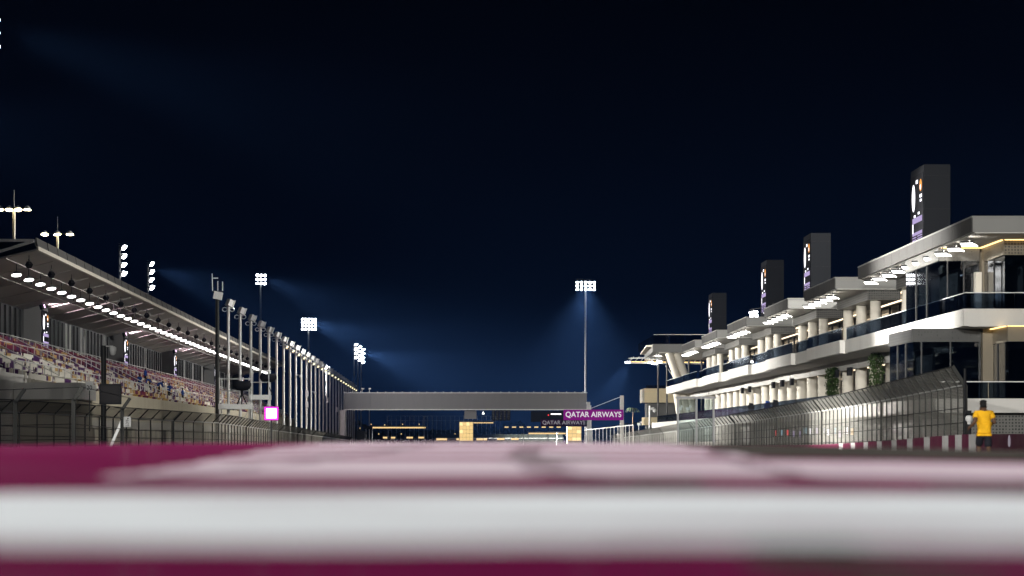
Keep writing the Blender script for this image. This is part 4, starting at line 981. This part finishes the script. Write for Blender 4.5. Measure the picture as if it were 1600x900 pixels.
# ------------------------------------------------------------------ beyond the pit building
def far_right():
    Y = 500; b = thing('sandstone_tower', 'sandstone coloured block of two stacked boxes beyond the pit building', 'building', None, (PX(1032,Y), Y, 0)); ox = PX(1032,Y)
    MB().box(PX(1007,Y)-ox,PX(1075,Y)-ox,0,8,PZ(629,Y),PZ(607,Y)).build('upper_box', M['sand'], b); MB().box(PX(1004,Y)-ox,PX(1007,Y)-ox-.01,.3,8,PZ(629,Y),PZ(608,Y)).build('end_panel', M['concrete'], b)
    MB().box(PX(1007,Y)-ox,PX(1062,Y)-ox,0,8,PZ(664,Y),PZ(652,Y)).build('lower_box', M['sand'], b); MB().box(PX(1012,Y)-ox,PX(1070,Y)-ox,1.5,8,-4.5,PZ(629,Y)-.01).build('core', M['interior'], b)
    for k in range(5): MB().box(PX(1010,Y)-ox+1.3*k,PX(1010,Y)-ox+1.25+1.3*k,.2,.24,PZ(607,Y),PZ(602,Y)).build('glass_panel', M['balglass'], b)
    MB().box(PX(1046,Y)-ox,PX(1074,Y)-ox,-1.5,-1.4,PZ(662,Y),PZ(659,Y)).build('light_strip', M['e_far'], b)
    # lit lattice canopy on slim posts
    Y = 470; c = thing('lattice_canopy', 'lit lattice canopy on slim dark posts beyond the pit building end', 'canopy', None, (PX(1030,Y), Y, 0)); ox = PX(1030,Y)
    z = PZ(560,Y); x0, x1 = PX(982,Y)-ox, PX(1100,Y)-ox
    MB().bar((x0,0,z),(x1,0,z+.35),.14).build('chord', M['steel'], c); MB().bar((x0,0,z-.75),(x1,0,z-.9),.14).build('chord', M['steel'], c); MB().bar((x0+.5,6,z+.2),(x1,6,z+.5),.14).build('chord', M['steel'], c)
    n = 14
    for k in range(n):
        a, b2 = lerp(x0,x1,k/n), lerp(x0,x1,(k+1)/n); MB().bar((a,0,z-.75),(b2,0,z+.3),.08).build('lattice', M['steel'], c); MB().bar((a,0,z),(b2,6,z+.3),.08).build('lattice', M['steel'], c)
    MB().bar((x0+.5,.2,z-.55),(x1,.2,z-.65),.10).build('light_strip', M['e_strip'], c)
    MB().bar((x0+3,6,z-.1),(x1,6,z-.0),.08).build('light_strip', M['e_strip'], c)
    for px in (1028,1042,1076,1096): MB().tube((PX(px,Y)-ox,-.3,-3.5),(PX(px,Y)-ox,-.3,PZ(555,Y)),.16,.16,10).build('post', M['darksteel'], c)
    for (px, py) in ((980,566),(1016,566),(1022,568),(1029,565),(1033,560),(1038,559),(1050,558),(1052,553),(1060,560),(1070,551),(1076,550)):
        lamp = MB().obox((PX(px,Y)-ox,-.6,PZ(py,Y)+.1),(.75,.4,.16)).build('lamp', M['darksteel'], c)
        MB().obox((PX(px,Y)-ox,-.72,PZ(py,Y)-.04),(.7,.45,.12),Matrix.Rotation(-.3,3,'X')).build('lens', M['e_mast'], lamp)
    MB().bar((PX(1040,Y)-ox,-.3,PZ(572,Y)),(PX(1060,Y)-ox,2,PZ(597,Y)),.14).build('brace', M['steel'], c)
    spot('canopy_beam', (PX(980,Y), Y-1, PZ(567,Y)), (PX(980,Y)-8, Y+3, -3), 3.0e6, 62, c, .7, .5)
    # floodlight on the pit roof
    Y = 330; r = thing('roof_floodlight', 'cluster of bright floodlights on the pit building roof between two screen towers', 'floodlight', None, (PX(1162,Y)+1.2, Y, EYE+13.2))
    MB().tube((0,0,-.1),(0,0,1.7),.09,.08,8).build('post', M['steel'], r); MB().bar((-.5,0,1.75),(.9,0,1.95),.08).build('cross_arm', M['darksteel'], r)
    for (dx, dz) in ((-.3,1.4),(.2,1.45),(-.25,.95),(.25,1.0)):
        MB().obox((dx,-.1,dz),(.5,.3,.3)).build('lamp', M['steel'], r); MB().obox((dx-.05,-.27,dz-.05),(.46,.03,.26)).build('lens', M['e_mast'], r)
far_right()

def far_background():
    # low banks beyond the end of the straight
    mb = MB(); n = 60; rnd = random.Random(5)
    for (Y, h0, amp, d) in ((1500,4.5,1.5,250),):
        vs = []; 
        for i in range(n+1):
            X = -900+1800*i/n; h = h0+amp*math.sin(i*.7)*.5+rnd.uniform(0,.6)
            vs += [(X,Y,-5.5),(X,Y+60,h),(X,Y+d,h+.6),(X,Y+d+50,-6)]
        fs = [(4*i+k,4*i+4+k,4*i+5+k,4*i+1+k) for i in range(n) for k in range(3)]
        mb.add(vs, fs, True)
    o = mb.build('far_bank', M['land']); o['kind'] = 'structure'
    # a dark wood on the bank
    mb = MB(); rnd = random.Random(8)
    for _ in range(22000):
        X = rnd.uniform(-260,300); Y = rnd.uniform(1440,1480); hh = 10.5+2.2*math.sin(X*.09)+1.5*math.sin(X*.31+1)+1.0*math.sin(X*.83); z = -4.5+rnd.random()**.8*hh
        q = Matrix.Rotation(rnd.uniform(0,6.3),3,'Z') @ Matrix.Rotation(rnd.uniform(-1.2,1.2),3,'X'); s = rnd.uniform(.45,1.0); p = Vector((X,Y,z))
        mb.add([p+q@Vector(v) for v in ((-s,0,0),(0,-s,.1),(s,0,0),(0,s,.1))], [(0,1,2,3)])
    o = mb.build('distant_wood', M['darktree']); o['kind'] = 'stuff'; tag(o, 'dark belt of trees beyond the end of the straight', 'trees')
    # far wire fence, lit strips and lit blocks
    def strip(px0, px1, py0, py1, Y, lab, roof=True, seg=1):
        x0, x1 = PX(px0,Y), PX(px1,Y); s = thing('lit_canopy', lab, 'canopy', None, ((x0+x1)/2, Y, -5)); w = x1-x0; z0, z1 = PZ(py1,Y)+5, PZ(py0,Y)+5
        if roof: MB().box(-w/2-.3,w/2+.3,-.4,4,z1+.02,z1+.45).build('roof', M['concrete'], s)
        for k in range(seg):
            a = -w/2+w*k/seg; MB().box(a+w/seg*.12*(seg>1),a+w/seg*(1-.35*(seg>1)),0,.2,z0,z1).build('light_strip', M['e_far'], s)
        for k in range(5): MB().box(-w/2+w*k/4-.1,-w/2+w*k/4+.1,.3,.5,0,z0-.002 if not roof else z1).build('post', M['darksteel'], s)
    strip(582,665,667.2,669.2,1100,'long low canopy with a warm light strip beyond the gantry')
    strip(739,771,660,661.3,1050,'short canopy light strip beside the lit yellow block')
    strip(787,880,666.5,668.2,1000,'dashed row of warm lights beyond the start lights', False, 8)
    strip(826,884,676.3,678.3,950,'bright warm light strip under the dark purple sign')
    strip(678,772,684.8,688,1000,'low warm light strip at the foot of the lit yellow block', False, 3)
    strip(774,818,684.5,687.5,980,'low warm light strip below the start lights', False, 2)
    strip(597,622,682.5,685,1000,'short low warm light strip beyond the covered camera', False, 2)
    strip(633,670,682.5,685,1000,'low warm light strip left of the lit yellow block', False, 2)
    def block(px0, px1, py0, py1, Y, lab, rows, cols):
        x0, x1 = PX(px0,Y), PX(px1,Y); z0, z1 = PZ(py1,Y), PZ(py0,Y); b = thing('lit_block', lab, 'building', None, ((x0+x1)/2, Y, z0)); w, h = x1-x0, z1-z0
        MB().box(-w/2-.15,w/2+.15,.05,6,-4,h+.15).build('wall', M['sand'], b); rnd = random.Random(px0)
        for i in range(cols):
            for j in range(rows):
                MB().box(-w/2+w*i/cols+.03,-w/2+w*(i+1)/cols-.03,-.03,.045,h*j/rows+.04,h*(j+1)/rows-.04).build('pane', M['e_facade'] if rnd.random() < .8 else M['e_yel2'], b)
    M['e_yel2'] = emis('lit_facade_bright', (1,.78,.36), 1.25)
    block(718,739,659.5,689,940,'square block with a glowing yellow grid facade beyond the gantry',5,4); block(887,908,666,689,900,'square block with a glowing yellow facade below the purple signs',4,3)
    # low grandstand terraces and lamp posts in the distance
    t = thing('far_terrace', 'dim grey terrace building beyond the gantry behind the start lights', 'building', None, (PX(780,1150),1150,-5))
    for k in range(4): MB().box(-26,26,2*k,2*k+12,0,3.2+1.5*k).build('tier', M['land'], t)
    MB().box(-26,26,-.2,-.1,6.0,6.15).build('rail', M['steel'], t)
    for (px, py, Y) in ((607,672,900),(663,651,1000),(818,668,950),(870,676,900),(577,640,700)):
        l = thing('far_lamp_post', 'thin distant lamp post with a small pale head beyond the gantry', 'lamp post', 'distant lamp posts', (PX(px,Y), Y, -4))
        h = PZ(py,Y)+4; MB().tube((0,0,0),(0,0,h),.12,.09,8).build('pole', M['steel'], l); MB().obox((.3,0,h),(.9,.3,.2)).build('lamp_head', M['signwhite'], l)
    for (px, py, Y) in ((580,663,1350),(601,664,1350),(655,663,1350),(592,678,1250),(627,678,1250),(711,678,1250),(563,669,1200),(629,663,1400)):
        l = thing('far_amber_lamp', 'tiny amber lamp on a short post in front of the dark trees', 'lamp', 'tiny amber lamps', (PX(px,Y), Y, -4.5)); h = PZ(py,Y)+4.5
        MB().tube((0,0,0),(0,0,h-.1),.08,.08,6).build('post', M['darksteel'], l); MB().lathe((0,0,h),[(.08,-.28),(.28,0),(.08,.28)],10).build('globe', M['e_far'], l)
    Y = 1000; p = thing('far_pylon', 'small white lit cone shaped marker below the gantry beside the start lights', 'marker', None, (PX(755,Y), Y, -4))
    MB().lathe((0,0,PZ(645,Y)+4),[(.42,-.5),(.35,-.2),(.14,.25),(.05,.5)],10).build('cone', M['e_wht'], p); MB().tube((0,0,0),(0,0,PZ(648,Y)+4.1),.07,.07,6).build('post', M['darksteel'], p)
    Y = 1200; f = thing('far_fence', 'distant tall fence of thin posts in front of the dark trees', 'fence', None, (PX(605,Y), Y, -4))
    for k in range(26): MB().bar((k*1.9,0,0),(k*1.9,0,PZ(650,Y)+4),.14).build('post', M['steel'], f)
    for zz in (PZ(650,Y)+4, PZ(657,Y)+4): MB().bar((0,0,zz),(47.5,0,zz),.08).build('rail', M['steel'], f)
    # palm beyond
    Y = 900; pt = thing('palm_tree', 'dim palm tree silhouette right of the white sign post', 'tree', None, (PX(988,Y), Y, -4)); h = PZ(640,Y)+4
    MB().tube((0,0,0),(.2,0,h),.22,.16,8).build('trunk', M['trunk'], pt); cr_ = MB()
    for k in range(16):
        a = k*2*math.pi/16; pts = [Vector((math.cos(a)*r_, math.sin(a)*r_, h+.9*math.sin(r_*1.1)-.32*r_*r_*.6)) for r_ in (0,.7,1.4,2.0,2.5)]; sd = Vector((-math.sin(a),math.cos(a),0))
        for j in range(4):
            w0, w1 = .3*(1-j/5), .3*(1-(j+1)/5); cr_.add([pts[j]-sd*w0, pts[j+1]-sd*w1, pts[j+1]+sd*w1, pts[j]+sd*w0], [(0,1,2,3)])
    cr_.build('crown', M['darktree'], pt)
far_background()

# ------------------------------------------------------------------ people
def skin_mesh(name, joints, edges, rad, m, root=0, sub=2):
    me = bpy.data.meshes.new(name); me.from_pydata([joints[k] for k in joints], [(list(joints).index(a), list(joints).index(b)) for a, b in edges], [])
    o = bpy.data.objects.new(name, me); COL.objects.link(o)
    md = o.modifiers.new('skin', 'SKIN'); md.use_smooth_shade = True; sv = me.skin_vertices[0].data
    for i, k in enumerate(joints):
        r = rad[k]; sv[i].radius = r if isinstance(r, tuple) else (r, r); sv[i].use_root = (i == root)
    sb = o.modifiers.new('sub', 'SUBSURF'); sb.levels = sub; sb.render_levels = sub
    bpy.context.view_layer.update()
    res = bpy.data.meshes.new_from_object(o.evaluated_get(bpy.context.evaluated_depsgraph_get())); bpy.data.objects.remove(o)
    res.materials.clear(); res.materials.append(m)
    for p in res.polygons: p.use_smooth = True; p.material_index = 0
    return res
def person(label, loc, rz, J, top, bottom, short=True, hand=True, group=None):
    """J: joint positions, facing +y; limbs l/r"""
    t = thing('person', label, 'person', group, loc, rz)
    rad = dict(pelvis=(.15,.12), waist=(.135,.10), chest=(.165,.115), collar=(.12,.085), neck=.058, jaw=(.068,.075), skull=(.077,.095), crown=(.06,.075))
    edges = [('pelvis','waist'),('waist','chest'),('chest','collar'),('collar','neck'),('neck','jaw'),('jaw','skull'),('skull','crown')]
    for s in 'lr':
        for k, r in (('shoulder',.066),('elbow',.046),('wrist',.030),('palm',(.042,.022)),('hip',.10),('knee',.062),('ankle',.042),('ball',.045),('toe',.03)): rad[k+s] = r
        edges += [('collar','shoulder'+s),('shoulder'+s,'elbow'+s),('elbow'+s,'wrist'+s),('wrist'+s,'palm'+s),('pelvis','hip'+s),('hip'+s,'knee'+s),('knee'+s,'ankle'+s),('ankle'+s,'ball'+s),('ball'+s,'toe'+s)]
    body = link('body', skin_mesh('body', J, edges, rad, M['skin']), t)
    if hand:
        for s in 'lr':
            w, p = Vector(J['wrist'+s]), Vector(J['palm'+s]); d = (p-w).normalized(); side = d.cross(Vector((1,0,0) if s == 'l' else (-1,0,0))).normalized(); curl = side.cross(d).normalized()
            for i, (off, L) in enumerate(((-.028,.070),(-.010,.080),(.010,.076),(.028,.062))):
                a = p + side*off; fj = {'a': a, 'b': a+d*L*.45+curl*.012, 'c': a+d*L*.7+curl*.035}
                link('finger', skin_mesh('finger', fj, [('a','b'),('b','c')], dict(a=.0095,b=.009,c=.008), M['skin'], 0, 1), body)
            a = w + d*.03 - side*.03; fj = {'a': a, 'b': a+d*.03-side*.022+curl*.01, 'c': a+d*.06-side*.026+curl*.022}
            link('thumb', skin_mesh('finger', fj, [('a','b'),('b','c')], dict(a=.012,b=.011,c=.009), M['skin'], 0, 1), body)
    # shirt / jacket
    V = lambda k: Vector(J[k]); jt = {'hem': V('pelvis')+Vector((0,0,-.05)), 'pelvis': V('pelvis')+Vector((0,0,.04)), 'waist': V('waist'), 'chest': V('chest'), 'collar': V('collar'), 'nb': V('neck')-Vector((0,0,.045))}
    rj = dict(hem=(.185,.145), pelvis=(.185,.15), waist=(.172,.14), chest=(.195,.15), collar=(.145,.11), nb=.075)
    ej = [('hem','pelvis'),('pelvis','waist'),('waist','chest'),('chest','collar'),('collar','nb')]
    for s in 'lr':
        jt['s'+s] = V('shoulder'+s); rj['s'+s] = .084
        jt['m'+s] = V('shoulder'+s).lerp(V('elbow'+s), .62 if short else .97); rj['m'+s] = .082 if short else .066; ej += [('collar','s'+s),('s'+s,'m'+s)]
        if not short: jt['w'+s] = V('elbow'+s).lerp(V('wrist'+s), .95); rj['w'+s] = .05; ej += [('m'+s,'w'+s)]
    link('shirt' if short else 'jacket', skin_mesh('shirt', jt, ej, rj, top, 1), t)
    # trousers / shorts
    jt = {'p': V('pelvis')+Vector((0,0,.02)), 'c': V('pelvis')+Vector((0,0,-.07))}; rj = dict(p=(.172,.135), c=(.15,.13)); ej = [('p','c')]
    for s in 'lr':
        jt['h'+s] = V('hip'+s)+Vector((0,0,-.04)); rj['h'+s] = .122; jt['k'+s] = V('hip'+s).lerp(V('knee'+s), .99 if short else 1); rj['k'+s] = .10 if short else .082; ej += [('c','h'+s),('h'+s,'k'+s)]
        if not short: jt['a'+s] = V('knee'+s).lerp(V('ankle'+s), .93); rj['a'+s] = .065; ej.append(('k'+s,'a'+s))
    link('shorts' if short else 'trousers', skin_mesh('trousers', jt, ej, rj, bottom, 0), t)
    for s in 'lr':
        a, b_, c = V('ankle'+s), V('ball'+s), V('toe'+s)
        link('shoe', skin_mesh('shoe', {'h': a+(a-b_)*.25+Vector((0,0,-.05)), 'b': b_, 't': c}, [('h','b'),('b','t')], dict(h=.05,b=.052,t=.04), M['shoe'], 0, 1), t)
    # hair
    jh = {'n': V('jaw')+Vector((0,-.045,-.01)), 'a': V('jaw').lerp(V('skull'),.55)+Vector((0,-.034,0)), 'b': V('skull')+Vector((0,-.020,.03)), 'c': V('crown')+Vector((0,-.005,.012))}
    link('hair', skin_mesh('hair', jh, [('n','a'),('a','b'),('b','c')], dict(n=(.060,.045),a=(.084,.080),b=(.088,.098),c=(.066,.080)), M['hair'], 1), t)
    # face: nose, eyes, mouth, ears
    js = V('jaw').lerp(V('skull'), .6); f = MB(); f.add([js+Vector(v) for v in ((0,.085,.03),(-.016,.088,-.015),(.016,.088,-.015),(0,.118,-.012))], [(0,1,3),(0,3,2),(1,2,3)]); f.build('nose', M['skin'], body)
    for sx in (-1,1):
        MB().lathe(js+Vector((sx*.03,.080,.03)),[(.004,-.005),(.012,0),(.004,.007)],8,dirM((0,1,0))).build('eye', M['black'], body)
        MB().lathe(js+Vector((sx*.08,0,.01)),[(.012,-.008),(.03,0),(.012,.01)],10,dirM((sx,0,.1))).build('ear', M['skin'], body)
    MB().obox(js+Vector((0,.086,-.045)),(.045,.01,.009)).build('mouth', M['seat_maroon'], body)
    return t
def base_joints(**kw):
    J = dict(pelvis=(0,0,.96), waist=(0,.01,1.10), chest=(0,0,1.27), collar=(0,-.01,1.42), neck=(0,0,1.50), jaw=(0,.02,1.575), skull=(0,.01,1.66), crown=(0,0,1.725))
    for s, x in (('l',-1),('r',1)):
        J.update({'shoulder'+s:(x*.175,-.01,1.40),'elbow'+s:(x*.22,-.03,1.13),'wrist'+s:(x*.22,.06,.90),'palm'+s:(x*.215,.08,.82),'hip'+s:(x*.095,0,.90),'knee'+s:(x*.10,.03,.50),'ankle'+s:(x*.10,0,.09),'ball'+s:(x*.11,.11,.045),'toe'+s:(x*.115,.18,.04)})
    J.update(kw); return J
def people():
    # the jogger, seen from behind, mid-stride
    Y = 72; X = PX(1537.5,Y); gz = ground(X,Y)
    J = base_joints(pelvis=(0,0,.95), waist=(.01,.03,1.09), chest=(.005,.06,1.27), collar=(0,.075,1.42), neck=(-.01,.085,1.50), jaw=(-.01,.105,1.575), skull=(-.01,.10,1.66), crown=(-.01,.095,1.73),
        shoulderl=(-.185,.07,1.40), elbowl=(-.24,-.12,1.17), wristl=(-.36,.06,1.03), palml=(-.385,.13,1.00), shoulderr=(.185,.07,1.40), elbowr=(.27,-.02,1.15), wristr=(.18,.22,1.15), palmr=(.14,.29,1.18),
        kneel=(-.10,.24,.56), anklel=(-.10,.08,.17), balll=(-.10,.17,.08), toel=(-.10,.24,.07), kneer=(.10,-.08,.50), ankler=(.10,-.38,.34), ballr=(.10,-.42,.21), toer=(.10,-.40,.14))
    person('jogger in a yellow shirt and black shorts running away along the track', (X, Y, gz-.03), R(-3), J, M['yellow'], M['trouser'])
    # workers in blue among the seats
    def seatpos(px, py):
        # solve where the sight line meets the terrace slope
        best = None
        for k in range(0, 1201):
            u = 30 + 9.4*k/1200; z = EYE+4.1+.40*int((u-30)/.78)
            s = u*F/(677-px); p = LP(u, s, z); yy = VY - F*(z-EYE)/p.y
            if best is None or abs(yy-py) < best[0]: best = (abs(yy-py), p, u)
        return best[1]
    sit = base_joints(pelvis=(0,-.1,.52), waist=(0,-.08,.66), chest=(0,-.03,.83), collar=(0,0,.98), neck=(0,.02,1.06), jaw=(0,.05,1.13), skull=(0,.05,1.21), crown=(0,.04,1.28),
        **{k+s: (x*v[0], v[1], v[2]) for s, x in (('l',-1),('r',1)) for k, v in dict(shoulder=(.175,0,.96),elbow=(.24,.08,.72),wrist=(.16,.3,.62),palm=(.14,.37,.6),hip=(.10,-.05,.48),knee=(.13,.36,.48),ankle=(.13,.34,.09),ball=(.13,.45,.045),toe=(.13,.52,.04)).items()})
    bend = base_joints(pelvis=(0,-.12,.90), waist=(0,.0,1.02), chest=(0,.18,1.12), collar=(0,.32,1.18), neck=(0,.40,1.20), jaw=(0,.47,1.19), skull=(0,.53,1.24), crown=(0,.58,1.28),
        **{k+s: (x*v[0], v[1], v[2]) for s, x in (('l',-1),('r',1)) for k, v in dict(shoulder=(.175,.30,1.14),elbow=(.21,.38,.88),wrist=(.18,.48,.68),palm=(.17,.52,.60)).items()})
    st = base_joints(elbowl=(-.26,-.08,1.15), wristl=(-.2,.14,1.05), palml=(-.17,.21,1.04))
    data = [(219,607,sit,R(20),'worker in a blue jacket sitting on the upper maroon seats'),(228,602,st,R(60),'worker in a blue jacket standing on the upper rows beside a seated one'),
            (235,613,bend,R(100),'worker in a blue jacket bending over the seats below a standing colleague'),(249,618,bend,R(-70),'worker in a blue jacket bending over pale seats between two colleagues'),
            (265,627,st,R(160),'worker in a blue jacket and dark trousers standing alone on the aisle'),(286,634,st,R(-100),'worker in a blue jacket standing lowest among the seats')]
    for (px, py, J, rz, lab) in data:
        p = seatpos(px, py) + Vector((0,0,.35)); person(lab, p, rz, J, M['blue'], M['trouser'], False, False, 'workers in blue in the grandstand')
people()

# ------------------------------------------------------------------ haze
def haze():
    o = MB().box(-1500,1500,-115,2920,-8,64).build('haze', None); o.data.materials.clear()
    m = bpy.data.materials.new('night_haze'); m.use_nodes = True; t = m.node_tree; t.nodes.clear()
    ou = t.nodes.new('ShaderNodeOutputMaterial'); v = t.nodes.new('ShaderNodeVolumePrincipled')
    v.inputs['Color'].default_value = (.14,.36,1,1); v.inputs['Density'].default_value = .000018; v.inputs['Anisotropy'].default_value = .25
    t.links.new(v.outputs[0], ou.inputs['Volume']); o.data.materials.append(m); o['kind'] = 'stuff'
    tag(o, 'thin blue night haze filling the air over the circuit', 'haze')
haze()
